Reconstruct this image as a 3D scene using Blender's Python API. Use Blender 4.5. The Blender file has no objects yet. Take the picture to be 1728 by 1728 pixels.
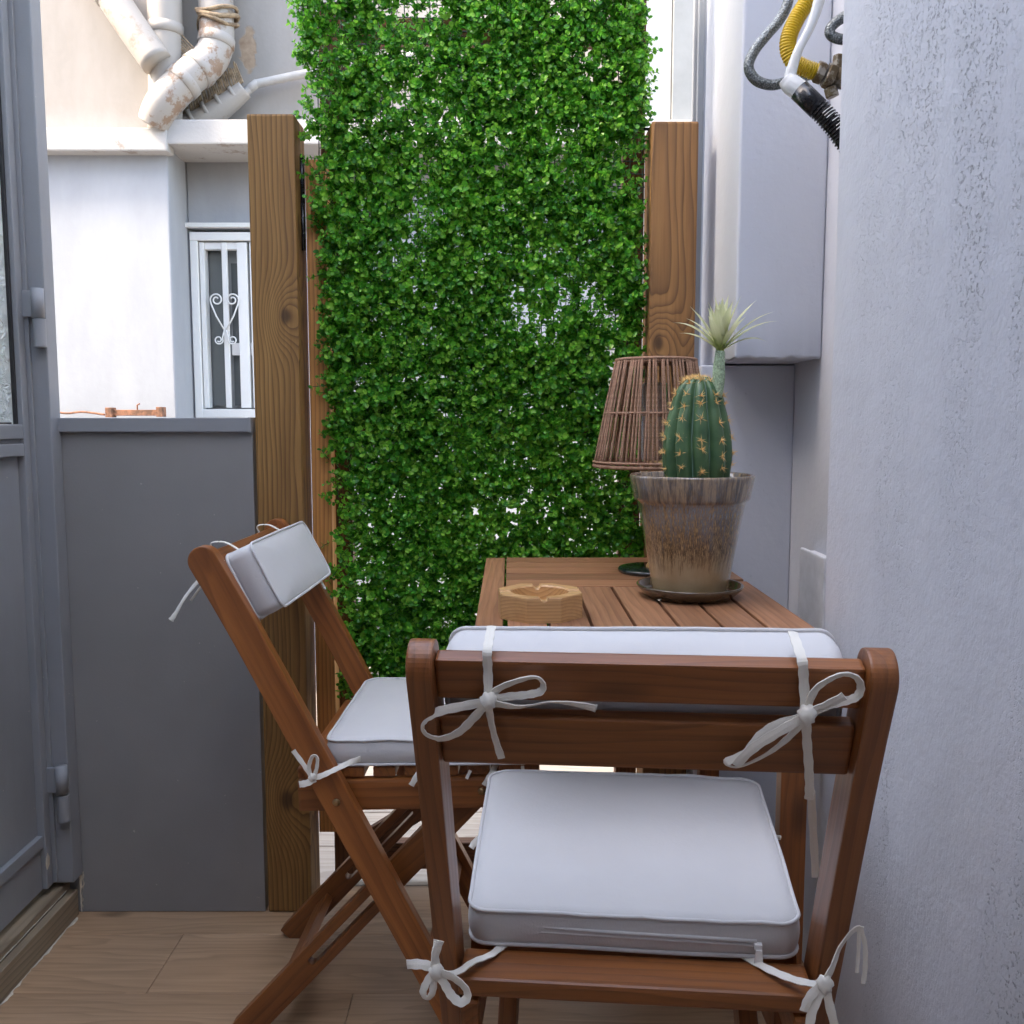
import bpy, bmesh, math, random
from mathutils import Vector, Matrix, noise
random.seed(7)
R = math.radians
scene = bpy.context.scene
COL = scene.collection

# ------------------------------------------------------------------ camera, sky, sun, exposure
cam_d = bpy.data.cameras.new('camera'); cam = bpy.data.objects.new('camera', cam_d); COL.objects.link(cam)
cam_d.sensor_width = 36.0; cam_d.lens = 36.0 * 1550 / 1728
cam_d.clip_start = 0.02; cam_d.clip_end = 200
cam.location = (0, 0, 1.02)
cam.rotation_euler = (R(90 - 5.71), 0, -R(0.148))
scene.camera = cam
SUN = Vector((-0.62, -0.20, 0.76)).normalized()
elev = math.asin(SUN.z); azim = math.atan2(SUN.x, SUN.y)
world = bpy.data.worlds.new('World'); scene.world = world; world.use_nodes = True
wn = world.node_tree.nodes; wl = world.node_tree.links
sky = wn.new('ShaderNodeTexSky'); sky.sky_type = 'NISHITA'; sky.sun_disc = False
sky.sun_elevation = elev; sky.sun_rotation = azim; sky.altitude = 50; sky.dust_density = 2.0
wn['Background'].inputs['Strength'].default_value = 0.15
wl.new(sky.outputs[0], wn['Background'].inputs['Color'])
sd = bpy.data.lights.new('sun', 'SUN'); sd.energy = 1.1; sd.angle = R(10); sd.color = (1, 0.95, 0.87)
so = bpy.data.objects.new('sun', sd); COL.objects.link(so)
so.rotation_euler = (-SUN).to_track_quat('-Z', 'Y').to_euler(); so.location = (0, 0, 9)
scene.view_settings.view_transform = 'Standard'; scene.view_settings.look = 'None'
scene.view_settings.exposure = 3.35; scene.view_settings.gamma = 1.0
scene.view_settings.use_curve_mapping = False
scene.view_settings.use_white_balance = True; scene.view_settings.white_balance_temperature = 7500
scene.cycles.use_denoising = True
scene.cycles.max_bounces = 10; scene.cycles.diffuse_bounces = 6
scene.cycles.sample_clamp_indirect = 8

# ------------------------------------------------------------------ object helpers
W = {}
def link(o, M, parent=None):
    COL.objects.link(o); W[o.name] = M
    if parent is not None:
        o.parent = parent; o.matrix_basis = W[parent.name].inverted() @ M
    else:
        o.matrix_basis = M
    return o
def tag(o, label=None, cat=None, group=None, kind=None):
    if label: o['label'] = label
    if cat: o['category'] = cat
    if group: o['group'] = group
    if kind: o['kind'] = kind
    return o
def T(x, y, z): return Matrix.Translation((x, y, z))
I4 = Matrix.Identity(4)
def empty(name, loc, label, cat, rz=0, group=None):
    o = bpy.data.objects.new(name, None); o.empty_display_size = .05
    link(o, T(*loc) @ Matrix.Rotation(rz, 4, 'Z')); return tag(o, label, cat, group)
def mesh_from_bm(name, bm, mat, smooth=False):
    me = bpy.data.meshes.new(name); bmesh.ops.recalc_face_normals(bm, faces=bm.faces[:])
    bm.to_mesh(me); bm.free()
    for m in (mat if isinstance(mat, (list, tuple)) else [mat]): me.materials.append(m)
    if smooth:
        me.polygons.foreach_set('use_smooth', [True] * len(me.polygons)); me.update()
    return me
def obj(name, bm, mat, parent=None, M=I4, smooth=False):
    return link(bpy.data.objects.new(name, mesh_from_bm(name, bm, mat, smooth)), M, parent)
def add_box(bm, lo, hi, bev=0.0, seg=2):
    r = bmesh.ops.create_cube(bm, size=1.0); vs = r['verts']
    for v in vs:
        v.co = Vector([lo[i] + (v.co[i] + .5) * (hi[i] - lo[i]) for i in range(3)])
    if bev > 0:
        es = {e for v in vs for e in v.link_edges}
        bmesh.ops.bevel(bm, geom=list(es), offset=bev, segments=seg, profile=0.6, affect='EDGES')
def box(name, lo, hi, mat, parent=None, bev=0.002, M=I4, seg=2):
    """box between two corners; its origin is its centre so that grain follows the piece"""
    c = [(lo[i] + hi[i]) / 2 for i in range(3)]; h = [abs(hi[i] - lo[i]) / 2 for i in range(3)]
    bm = bmesh.new(); add_box(bm, [-a for a in h], h, bev, seg)
    return obj(name, bm, mat, parent, M @ T(*c))
def frame(p0, p1, up=(0, 0, 1)):
    x = (Vector(p1) - Vector(p0)).normalized(); u = Vector(up)
    z = (u - x * u.dot(x)).normalized(); y = z.cross(x)
    m = Matrix((x, y, z)).transposed().to_4x4(); m.translation = (Vector(p0) + Vector(p1)) / 2
    return m
def board(name, p0, p1, w, t, mat, parent=None, up=(0, 0, 1), bev=0.002, M=I4):
    """timber from p0 to p1, thickness t along 'up', width w across"""
    L = (Vector(p1) - Vector(p0)).length
    bm = bmesh.new(); add_box(bm, (-L/2, -w/2, -t/2), (L/2, w/2, t/2), bev)
    return obj(name, bm, mat, parent, M @ frame(p0, p1, up))
def prism_xz(name, outline, y0, y1, mat, parent=None, M=I4, bev=0.0, holes=(), smooth=False):
    """outline in local x,z extruded along y"""
    bm = bmesh.new()
    a = [bm.verts.new((x, y0, z)) for x, z in outline]
    if not holes:
        f = bm.faces.new(a)
        r = bmesh.ops.extrude_face_region(bm, geom=[f])
        for v in r['geom']:
            if isinstance(v, bmesh.types.BMVert): v.co.y = y1
    else:
        hs = [[bm.verts.new((x, y0, z)) for x, z in h] for h in holes]
        es = []
        for lp in [a] + hs:
            for i in range(len(lp)): es.append(bm.edges.new((lp[i], lp[(i+1) % len(lp)])))
        bmesh.ops.triangle_fill(bm, use_beauty=True, use_dissolve=False, edges=es)
        fs = bm.faces[:]
        r = bmesh.ops.extrude_face_region(bm, geom=fs)
        for v in r['geom']:
            if isinstance(v, bmesh.types.BMVert): v.co.y = y1
    if bev:
        bmesh.ops.recalc_face_normals(bm, faces=bm.faces[:])
        es = [e for e in bm.edges if len(e.link_faces) == 2 and e.calc_face_angle(0) > .9]
        bmesh.ops.bevel(bm, geom=es, offset=bev, segments=2, profile=.6, affect='EDGES')
    return obj(name, bm, mat, parent, M, smooth)
def spline(pts, k=6, closed=False):
    P = [Vector(p) for p in pts]; n = len(P); out = []
    for i in range(n if closed else n - 1):
        if closed: a, b, c, d = P[(i-1) % n], P[i], P[(i+1) % n], P[(i+2) % n]
        else: a, b, c, d = P[max(i-1, 0)], P[i], P[i+1], P[min(i+2, n-1)]
        for j in range(k):
            t = j / k
            out.append(.5 * ((2*b) + (c-a)*t + (2*a-5*b+4*c-d)*t*t + (3*b-a-3*c+d)*t*t*t))
    if not closed: out.append(P[-1].copy())
    return out
def add_tube(bm, pts, r, n=10, closed=False, caps=True):
    P = [Vector(p) for p in pts]; m = len(P); rings = []; up = None
    for i in range(m):
        if closed: t = (P[(i+1) % m] - P[i-1]).normalized()
        else: t = (P[min(i+1, m-1)] - P[max(i-1, 0)]).normalized()
        if up is None: up = Vector((0, 0, 1)) if abs(t.z) < .9 else Vector((1, 0, 0))
        up = (up - t * up.dot(t)).normalized(); s = t.cross(up)
        rr = r(i / max(1, m-1)) if callable(r) else r
        rings.append([bm.verts.new(P[i] + (up * math.cos(a) + s * math.sin(a)) * rr) for a in [2*math.pi*j/n for j in range(n)]])
    for i in range(m if closed else m - 1):
        A, B = rings[i], rings[(i+1) % m]
        for j in range(n): bm.faces.new((A[j], A[(j+1) % n], B[(j+1) % n], B[j]))
    if caps and not closed:
        bm.faces.new(rings[0]); bm.faces.new(rings[-1][::-1])
def tube(name, pts, r, mat, parent=None, n=10, closed=False, M=I4, smooth=True):
    bm = bmesh.new(); add_tube(bm, pts, r, n, closed); return obj(name, bm, mat, parent, M, smooth)
def lathe(name, prof, mat, parent=None, M=I4, n=48, smooth=True):
    bm = bmesh.new(); rings = []
    for r, z in prof:
        rings.append([bm.verts.new((r*math.cos(2*math.pi*j/n), r*math.sin(2*math.pi*j/n), z)) for j in range(n)] if r > 1e-6 else [bm.verts.new((0, 0, z))])
    for A, B in zip(rings, rings[1:]):
        for j in range(n):
            k = (j+1) % n
            if len(A) == 1 and len(B) == 1: continue
            if len(A) == 1: bm.faces.new((A[0], B[j], B[k]))
            elif len(B) == 1: bm.faces.new((A[j], A[k], B[0]))
            else: bm.faces.new((A[j], A[k], B[k], B[j]))
    return obj(name, bm, mat, parent, M, smooth)
def ribbon(name, pts, w, mat, parent=None, M=I4, nrm=(0, -1, 0), k=6, twist=0.0, thick=0.0011):
    """flat cotton tape following pts; its flat side faces nrm, rolling by twist along the way"""
    P = spline(pts, k); n = len(P); bm = bmesh.new(); rows = []
    for i in range(n):
        t = (P[min(i+1, n-1)] - P[max(i-1, 0)]).normalized()
        nn = Vector(nrm); nn = nn - t * nn.dot(t)
        if nn.length < 1e-4: nn = Vector((1, 0, 0)).cross(t)
        nn.normalize()
        a = twist * math.sin(math.pi * i / (n-1))
        nn = Matrix.Rotation(a, 3, t) @ nn
        s = t.cross(nn); ww = w * .5 * (1 + .08 * math.sin(i * 1.7))
        rows.append([bm.verts.new(P[i] + s*ww + nn*thick/2), bm.verts.new(P[i] + nn*thick*.9), bm.verts.new(P[i] - s*ww + nn*thick/2),
                     bm.verts.new(P[i] - s*ww - nn*thick/2), bm.verts.new(P[i] + s*ww - nn*thick/2)])
    for A, B in zip(rows, rows[1:]):
        for j in range(5):
            q = (j+1) % 5; bm.faces.new((A[j], A[q], B[q], B[j]))
    bm.faces.new(rows[0]); bm.faces.new(rows[-1][::-1])
    return obj(name, bm, mat, parent, M, False)

# ------------------------------------------------------------------ material helpers
class NT:
    def __init__(s, name):
        s.m = bpy.data.materials.new(name); s.m.use_nodes = True
        s.n = s.m.node_tree.nodes; s.l = s.m.node_tree.links; s.b = s.n['Principled BSDF']
    def set(s, **k):
        for a, v in k.items():
            i = s.b.inputs[a.replace('_', ' ')]
            if hasattr(v, 'is_output'): s.l.new(v, i)
            else: i.default_value = v
        return s
    def val(s, i, v):
        if hasattr(v, 'is_output'): s.l.new(v, i)
        else: i.default_value = v
    def coord(s, which='Object'): return s.n.new('ShaderNodeTexCoord').outputs[which]
    def rand(s): return s.n.new('ShaderNodeObjectInfo').outputs['Random']
    def island(s): return s.n.new('ShaderNodeNewGeometry').outputs['Random Per Island']
    def map(s, v, sc=(1, 1, 1), loc=(0, 0, 0), rot=(0, 0, 0)):
        q = s.n.new('ShaderNodeMapping'); s.l.new(v, q.inputs['Vector'])
        s.val(q.inputs['Scale'], sc); s.val(q.inputs['Location'], loc); s.val(q.inputs['Rotation'], rot); return q.outputs[0]
    def noise(s, v, scale=5, detail=4, rough=.55, dist=0):
        q = s.n.new('ShaderNodeTexNoise'); s.l.new(v, q.inputs['Vector'])
        q.inputs['Scale'].default_value = scale; q.inputs['Detail'].default_value = detail
        q.inputs['Roughness'].default_value = rough; q.inputs['Distortion'].default_value = dist; return q.outputs['Fac']
    def voronoi(s, v, scale=5, feat='F1', out='Distance', rnd=1):
        q = s.n.new('ShaderNodeTexVoronoi'); q.feature = feat; s.l.new(v, q.inputs['Vector'])
        q.inputs['Scale'].default_value = scale; q.inputs['Randomness'].default_value = rnd; return q.outputs[out]
    def math(s, op, a, b=0.0, c=0.0, clamp=False):
        q = s.n.new('ShaderNodeMath'); q.operation = op; q.use_clamp = clamp
        s.val(q.inputs[0], a); s.val(q.inputs[1], b)
        if len(q.inputs) > 2: s.val(q.inputs[2], c)
        return q.outputs[0]
    def sep(s, v):
        q = s.n.new('ShaderNodeSeparateXYZ'); s.l.new(v, q.inputs[0]); return q.outputs
    def vadd(s, a, b):
        q = s.n.new('ShaderNodeVectorMath'); q.operation = 'ADD'; s.val(q.inputs[0], a); s.val(q.inputs[1], b); return q.outputs[0]
    def comb(s, x, y, z):
        q = s.n.new('ShaderNodeCombineXYZ'); s.val(q.inputs[0], x); s.val(q.inputs[1], y); s.val(q.inputs[2], z); return q.outputs[0]
    def rng(s, v, a, b, c=0.0, d=1.0):
        q = s.n.new('ShaderNodeMapRange'); s.val(q.inputs[0], v)
        for i, x in zip((1, 2, 3, 4), (a, b, c, d)): q.inputs[i].default_value = x
        return q.outputs[0]
    def ramp(s, v, stops):
        q = s.n.new('ShaderNodeValToRGB'); s.val(q.inputs[0], v); e = q.color_ramp.elements
        while len(e) < len(stops): e.new(.5)
        for i, (p, c) in enumerate(stops): e[i].position = p; e[i].color = (*c, 1)
        return q.outputs[0]
    def mix(s, f, a, b, mode='MIX'):
        q = s.n.new('ShaderNodeMix'); q.data_type = 'RGBA'; q.blend_type = mode
        s.val(q.inputs[0], f)
        for i, x in ((6, a), (7, b)):
            if isinstance(x, tuple) and len(x) == 3: x = (*x, 1)
            s.val(q.inputs[i], x)
        return q.outputs[2]
    def bump(s, h, strength=.3, dist=.002):
        q = s.n.new('ShaderNodeBump'); s.l.new(h, q.inputs['Height'])
        q.inputs['Strength'].default_value = strength; q.inputs['Distance'].default_value = dist
        s.l.new(q.outputs[0], s.b.inputs['Normal']); return q.outputs[0]

def wood(name, pale, mid, dark, ring=260.0, wob=9.0, pith=(.05, .03), rough=.5, knots=(), fib=.35, var=.25, coat=0.0, per_object=True, bumpd=.0006, ringamt=1.0, specks=False):
    t = NT(name); c = t.coord()
    if per_object:
        r = t.rand(); c = t.vadd(c, t.comb(t.math('MULTIPLY', r, 7.0), 0.0, 0.0))
    x, y, z = t.sep(c)
    warp = t.noise(t.map(c, (1.3, 9, 9)), 1.0, 3, .5)
    rad = t.math('SQRT', t.math('ADD', t.math('POWER', t.math('ADD', y, pith[0]), 2.0), t.math('POWER', t.math('ADD', z, pith[1]), 2.0)))
    ph = t.math('ADD', t.math('MULTIPLY', rad, ring), t.math('MULTIPLY', warp, wob))
    kn = None
    for kx, ky, kz, s in knots:
        co = t.coord()
        d = t.n.new('ShaderNodeVectorMath'); d.operation = 'DISTANCE'
        t.l.new(t.map(co, (.62, 1, 1)), d.inputs[0]); d.inputs[1].default_value = (kx*.62, ky, kz); d = d.outputs['Value']
        g = t.math('EXPONENT', t.math('MULTIPLY', t.math('POWER', t.math('DIVIDE', d, s*2.2), 2.0), -1.0))
        ph = t.math('ADD', ph, t.math('MULTIPLY', g, 6.5))
        k1 = t.math('EXPONENT', t.math('MULTIPLY', t.math('POWER', t.math('DIVIDE', d, s*.62), 4.0), -1.0))
        kn = k1 if kn is None else t.math('MAXIMUM', kn, k1)
    w = t.math('FRACT', ph)
    # latewood: slow darkening then a sharp edge, as growth rings have
    late = t.math('MULTIPLY', t.math('POWER', w, 2.4), ringamt)
    late = t.math('MULTIPLY', late, t.rng(t.math('FRACT', w), .93, 1.0, 1.0, 0.0))
    fibre = t.noise(t.map(c, (5, 150, 150)), 1.0, 5, .65)
    broad = t.noise(t.map(c, (1.6, 14, 14), (3, 1, 2)), 1.0, 3, .6)
    base = t.mix(t.rng(broad, .3, .72), mid, pale)
    base = t.mix(t.math('MULTIPLY', late, .85), base, dark)
    base = t.mix(t.math('MULTIPLY', t.rng(fibre, .42, .75), fib), base, dark)
    if specks:
        vd = t.voronoi(t.map(c, (3.2, 9, 9)), 1.0); base = t.mix(t.math('MULTIPLY', t.rng(vd, .05, .15, 1, 0), .75), base, tuple(q*.5 for q in dark))
    if kn is not None: base = t.mix(t.math('MULTIPLY', kn, .8), base, tuple(q*.45 for q in dark))
    if var and per_object:
        v = t.rng(t.rand(), 0, 1, 1 - var, 1 + var)
        hs = t.n.new('ShaderNodeHueSaturation'); t.l.new(base, hs.inputs['Color']); t.l.new(v, hs.inputs['Value']); base = hs.outputs[0]
    t.set(Base_Color=base, Roughness=t.rng(fibre, .2, .8, rough - .08, rough + .14))
    if coat: t.set(Coat_Weight=coat, Coat_Roughness=.3)
    t.bump(t.math('ADD', fibre, t.math('MULTIPLY', late, .6)), .5, bumpd)
    return t.m
def plain(name, col, rough=.5, metal=0.0, nscale=30, amt=.12, bumps=.15, bd=.0005, **k):
    t = NT(name); c = t.coord(); n = t.noise(c, nscale, 5, .6)
    t.set(Base_Color=t.mix(t.rng(n, .3, .7), tuple(q*(1-amt) for q in col), tuple(min(1, q*(1+amt)) for q in col)),
          Roughness=t.rng(n, .3, .7, max(.05, rough-.06), rough+.08), Metallic=metal, **k)
    t.bump(n, bumps, bd); return t.m

MAT = {}
MAT['chair'] = wood('stained_acacia', (.37, .128, .032), (.225, .070, .017), (.080, .023, .007), ring=95, wob=6, rough=.42, fib=.42, var=.22, coat=.2, ringamt=.55, specks=True)
MAT['table'] = wood('oiled_table_wood', (.38, .185, .092), (.27, .118, .054), (.11, .044, .020), ringamt=.6, ring=100, wob=7, rough=.5, fib=.45, var=.2, coat=.08)
MAT['post'] = wood('treated_pine', (.40, .215, .065), (.25, .122, .032), (.075, .030, .009), ring=105, wob=7, pith=(.07, .03), rough=.62, fib=.4, var=0,
                   knots=((-.56, .0, -.045, .022), (.42, .02, -.045, .016)), per_object=False, bumpd=.0012)
MAT['post_r'] = wood('treated_pine_knotty', (.37, .18, .058), (.235, .105, .031), (.075, .030, .010), ring=105, wob=7, pith=(.03, .09), rough=.62, fib=.4, var=0,
                   knots=((.375, -.026, -.045, .016), (.24, .030, -.045, .030), (-.1, .02, -.045, .013)), per_object=False, bumpd=.0012)
MAT['gatewood'] = wood('orange_stained_pine', (.62, .28, .080), (.50, .205, .055), (.24, .085, .025), ring=120, wob=4, rough=.55, fib=.25, var=.1)
MAT['gatedark'] = wood('brown_gate_timber', (.20, .085, .035), (.14, .058, .024), (.055, .021, .010), ring=120, wob=5, rough=.6, fib=.4, var=.15)
MAT['bamboo'] = wood('bamboo', (.66, .40, .185), (.56, .315, .125), (.38, .185, .065), ring=230, wob=2, rough=.42, fib=.3, var=0, coat=.3, per_object=False)
MAT['ply'] = wood('vinyl_plank', (.50, .325, .195), (.37, .228, .128), (.18, .105, .056), specks=True, ring=36, wob=10, pith=(.3, .02), rough=.42, fib=.35, var=.07, coat=.06, bumpd=.0002, ringamt=.5)
MAT['curbwood'] = wood('curb_plank', (.33, .265, .185), (.26, .20, .135), (.15, .11, .07), ring=60, wob=6, pith=(.2, .02), rough=.5, fib=.3, var=.1)

def cotton(name, col, sc=900):
    t = NT(name); c = t.coord()
    x, y, z = t.sep(c)
    wv = t.math('MULTIPLY', t.math('SINE', t.math('MULTIPLY', t.math('ADD', x, z), sc*2.2)), t.math('SINE', t.math('MULTIPLY', t.math('ADD', y, z), sc*2.2)))
    n = t.noise(c, 9, 4, .6); f = t.noise(c, 260, 2)
    t.set(Base_Color=t.mix(t.rng(n, .3, .75), tuple(q*.95 for q in col), col), Roughness=.85, Sheen_Weight=.25, Sheen_Roughness=.5)
    t.bump(t.math('ADD', t.math('MULTIPLY', wv, .08), t.math('ADD', f, t.math('MULTIPLY', n, 5))), .28, .0009); return t.m
MAT['cotton'] = cotton('white_cotton', (.62, .615, .61))
MAT['tape'] = cotton('cotton_tape', (.78, .75, .67))
MAT['puller'] = plain('white_plastic', (.75, .75, .74), .35)

def plaster_right():
    t = NT('painted_rough_plaster'); c = t.coord()
    big = t.noise(t.map(c, (1, 1, .6)), 2.2, 4, .6)
    mid = t.noise(t.map(c, (1, 1, .9)), 24, 5, .65)
    fine = t.noise(t.map(c, (1, 1, .7)), 210, 3, .6)
    # pits in the render: dense in vertical streaks, dark inside
    streak = t.noise(t.map(c, (1, 9.0, 1.1), (2.1, .4, .3)), 1.0, 3, .55)
    patch = t.noise(t.map(c, (1, 2.0, 1.4), (7, 2, 4)), 1.0, 2, .5)
    msk = t.math('MULTIPLY', t.rng(streak, .46, .70), t.rng(patch, .36, .62))
    pit = t.noise(c, 240, 3, .65)
    pitm = t.math('MULTIPLY', t.rng(pit, .56, .63), t.rng(msk, .0, .30))
    base = t.mix(t.rng(big, .3, .7), (.52, .54, .59), (.60, .615, .655))
    base = t.mix(t.math('MULTIPLY', t.rng(mid, .5, .8), .2), base, (.42, .43, .46))
    base = t.mix(t.math('MULTIPLY', msk, .22), base, (.33, .34, .36))
    base = t.mix(t.math('MULTIPLY', pitm, .6), base, (.19, .195, .21))
    t.set(Base_Color=base, Roughness=.72)
    h = t.math('ADD', t.math('MULTIPLY', mid, 1.2), t.math('ADD', t.math('MULTIPLY', fine, .35), t.math('MULTIPLY', pitm, -1.3)))
    t.bump(h, .6, .0035); return t.m
MAT['plaster'] = plaster_right()
def plaster_smooth(name, a, b, sc=3, bd=.002, streaks=.25):
    t = NT(name); c = t.coord(); n = t.noise(t.map(c, (1, 1, .5)), sc, 5, .6); f = t.noise(c, 60, 4, .6)
    sp = t.rng(t.noise(t.map(c, (1, 1, .5)), 120, 3, .7), .66, .74)
    base = t.mix(t.rng(n, .3, .7), a, b)
    base = t.mix(t.math('MULTIPLY', sp, streaks), base, tuple(q*.5 for q in a))
    t.set(Base_Color=base, Roughness=.7); t.bump(t.math('ADD', f, n), .4, bd); return t.m
MAT['plaster2'] = plaster_smooth('painted_column_plaster', (.50, .525, .58), (.57, .59, .645))
MAT['greyp'] = plain('grey_metal_paint', (.165, .162, .160), .45, 0, 7, .10, .2, .0012)
MAT['greyd'] = plain('blue_grey_door_paint', (.20, .215, .25), .42, 0, 9, .08, .25, .0012)
def scuffed(name, col):
    t = NT(name); c = t.coord('Object'); n = t.noise(c, 2.2, 4, .6); m = t.noise(t.map(c, (1, 1, .25)), 14, 5, .7); f = t.noise(c, 95, 2, .5); g = t.noise(c, 260, 2)
    b = t.mix(t.rng(n, .3, .7), tuple(q*.88 for q in col), tuple(q*1.12 for q in col))
    b = t.mix(t.math('MULTIPLY', t.rng(m, .5, .75), .16), b, (.26, .24, .215)); b = t.mix(t.math('MULTIPLY', t.rng(f, .76, .79), .7), b, (.5, .47, .42))
    t.set(Base_Color=b, Roughness=t.rng(m, .3, .7, .40, .60)); t.bump(t.math('ADD', g, t.math('MULTIPLY', n, 4)), .2, .0012); return t.m
MAT['greyp'] = scuffed('grey_metal_paint_scuffed', (.255, .25, .248)); MAT['greyd'] = scuffed('blue_grey_door_paint_worn', (.26, .272, .290))
MAT['black'] = plain('black_plastic', (.012, .012, .014), .25, 0, 40, .1)
MAT['gasket'] = plain('black_rubber', (.02, .02, .022), .6)

def facade_mat():
    t = NT('facade_render'); c = t.coord(); x, y, z = t.sep(c)
    n = t.noise(c, 1.3, 5, .6); m = t.noise(t.map(c, (1, 1, .35)), 6, 5, .65); f = t.noise(c, 45, 4)
    up = t.rng(t.math('ADD', z, t.math('MULTIPLY', n, .35)), 2.0, 2.35)
    base = t.mix(up, t.mix(t.rng(m, .4, .7), (.33, .345, .375), (.375, .39, .42)), t.mix(t.rng(m, .35, .7), (.275, .250, .225), (.33, .30, .275)))
    # bare patch where render has fallen away by the pipes
    d = t.n.new('ShaderNodeVectorMath'); d.operation = 'DISTANCE'
    t.l.new(t.map(t.vadd(c, t.comb(t.math('MULTIPLY', t.noise(c, 22, 4), .07), 0.0, t.math('MULTIPLY', t.noise(t.vadd(c, (5, 5, 5)), 22, 4), .07))),
                  (1, 0, .40), rot=(0, R(0), 0)), d.inputs[0]); d.inputs[1].default_value = (-.995, 0, 1.005)
    pm = t.rng(d.outputs['Value'], .030, .036, 1, 0)
    base = t.mix(t.math('MULTIPLY', pm, .9), base, t.mix(t.rng(f, .3, .7), (.30, .20, .13), (.44, .32, .22)))
    base = t.mix(t.math('MULTIPLY', t.rng(t.noise(t.map(c, (3, 3, .5)), 3, 5, .7), .62, .78), .28), base, (.42, .32, .22))
    t.set(Base_Color=base, Roughness=.85); t.bump(t.math('ADD', f, t.math('MULTIPLY', pm, -1.0)), .3, .0025); return t.m
MAT['facade'] = facade_mat()
def stained(name, col, stain, sc=5, lo=.5, hi=.7, rough=.6, amt=.8, metal=0):
    t = NT(name); c = t.coord(); n = t.noise(c, sc, 6, .7); f = t.noise(c, sc*9, 4)
    base = t.mix(t.math('MULTIPLY', t.rng(n, lo, hi), amt), col, stain)
    t.set(Base_Color=base, Roughness=rough, Metallic=metal); t.bump(t.math('ADD', f, n), .4, .002); return t.m
MAT['pipe'] = stained('old_cream_pipe', (.33, .295, .26), (.20, .12, .07), 9, .58, .72)
MAT['pipe2'] = stained('blotched_pipe', (.33, .30, .27), (.22, .125, .07), 14, .54, .6)
MAT['rope'] = stained('dirty_sealant', (.33, .24, .15), (.12, .08, .05), 40, .4, .6, .9)
MAT['ledge'] = stained('flaking_ledge', (.40, .385, .37), (.19, .14, .10), 11, .60, .66, .8, .6)
MAT['winpaint'] = stained('white_window_paint', (.74, .74, .73), (.45, .25, .10), 12, .70, .74, .5, .9)
MAT['curtain'] = plain('grey_curtain', (.30, .31, .31), .8, 0, 8, .25)
MAT['darkroom'] = plain('dark_interior', (.06, .065, .07), .8)
MAT['marble'] = stained('grey_marble_cladding', (.24, .24, .235), (.18, .18, .175), 4, .4, .7, .4, .7)
MAT['rust'] = stained('rusty_iron', (.30, .13, .07), (.10, .05, .03), 30, .4, .6, .8, .9)
MAT['ground'] = wood('sunlit_deck_tile', (.42, .37, .31), (.35, .30, .25), (.26, .215, .175), ring=40, wob=8, pith=(.3, .1), rough=.6, fib=.3, var=.06)
MAT['earth'] = plain('pale_concrete', (.42, .39, .35), .85, 0, 3, .15)

def glass_mat():
    t = NT('textured_privacy_glass'); c = t.coord()
    v = t.voronoi(t.map(c, (1, 1, .8)), 55, 'SMOOTH_F1'); n = t.noise(c, 38, 3, .6, 1.5)
    t.set(Base_Color=(.80, .87, .84, 1), Roughness=.32, Transmission_Weight=.12, IOR=1.3, Specular_IOR_Level=.8)
    t.bump(t.math('ADD', v, t.math('MULTIPLY', t.math('ABSOLUTE', t.math('SUBTRACT', n, .5)), 4)), .9, .006); return t.m
MAT['obscure'] = glass_mat()
t = NT('window_glass'); t.set(Base_Color=(.12, .13, .13, 1), Roughness=.08, Specular_IOR_Level=.7); MAT['pane'] = t.m

# ------------------------------------------------------------------ the setting: floor, ground
fl = box('floor', (-1.25, -2.4, -.14), (.9, 1.93, -.006), MAT['earth'], bev=0); tag(fl, 'oak coloured plank floor of the narrow balcony', kind='structure')
FY = 1.93; PW = .19; rowi = 0; y1 = FY
plank_cache = {}
while y1 > -2.35:
    y0 = y1 - PW
    x = -1.25 - [.0, .62, .25, .9][rowi % 4]
    while x < .9:
        a, b = max(x, -1.25), min(x + 1.22, .9)
        if b - a > .03:
            key = round(b - a, 3)
            c = ((a + b)/2, (y0 + y1)/2, 0)
            if key not in plank_cache:
                bm = bmesh.new(); add_box(bm, (-(b-a)/2 + .0004, -PW/2 + .0004, -.006), ((b-a)/2 - .0004, PW/2 - .0004, 0), .0007, 1)
                plank_cache[key] = mesh_from_bm('plank', bm, MAT['ply'])
            link(bpy.data.objects.new('plank', plank_cache[key]), T(*c), fl)
        x += 1.22
    y1 = y0; rowi += 1
gr = box('ground', (-30, 1.93, -.16), (30, 40, -.03), MAT['earth'], bev=0); tag(gr, 'pale courtyard ground beyond the gate', kind='structure')
g2 = None
gm = {}
for r_ in range(10):
    for q in range(-3, 4):
        L = .60; xx = q*L + (r_ % 2)*.3
        if 'a' not in gm:
            bm = bmesh.new(); add_box(bm, (-L/2+.002, -.0935, -.028), (L/2-.002, .0935, 0), .0015, 1); gm['a'] = mesh_from_bm('tile', bm, MAT['ground'])
        link(bpy.data.objects.new('tile', gm['a']), T(xx, 2.03 + r_*.191, -.002), gr)

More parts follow.
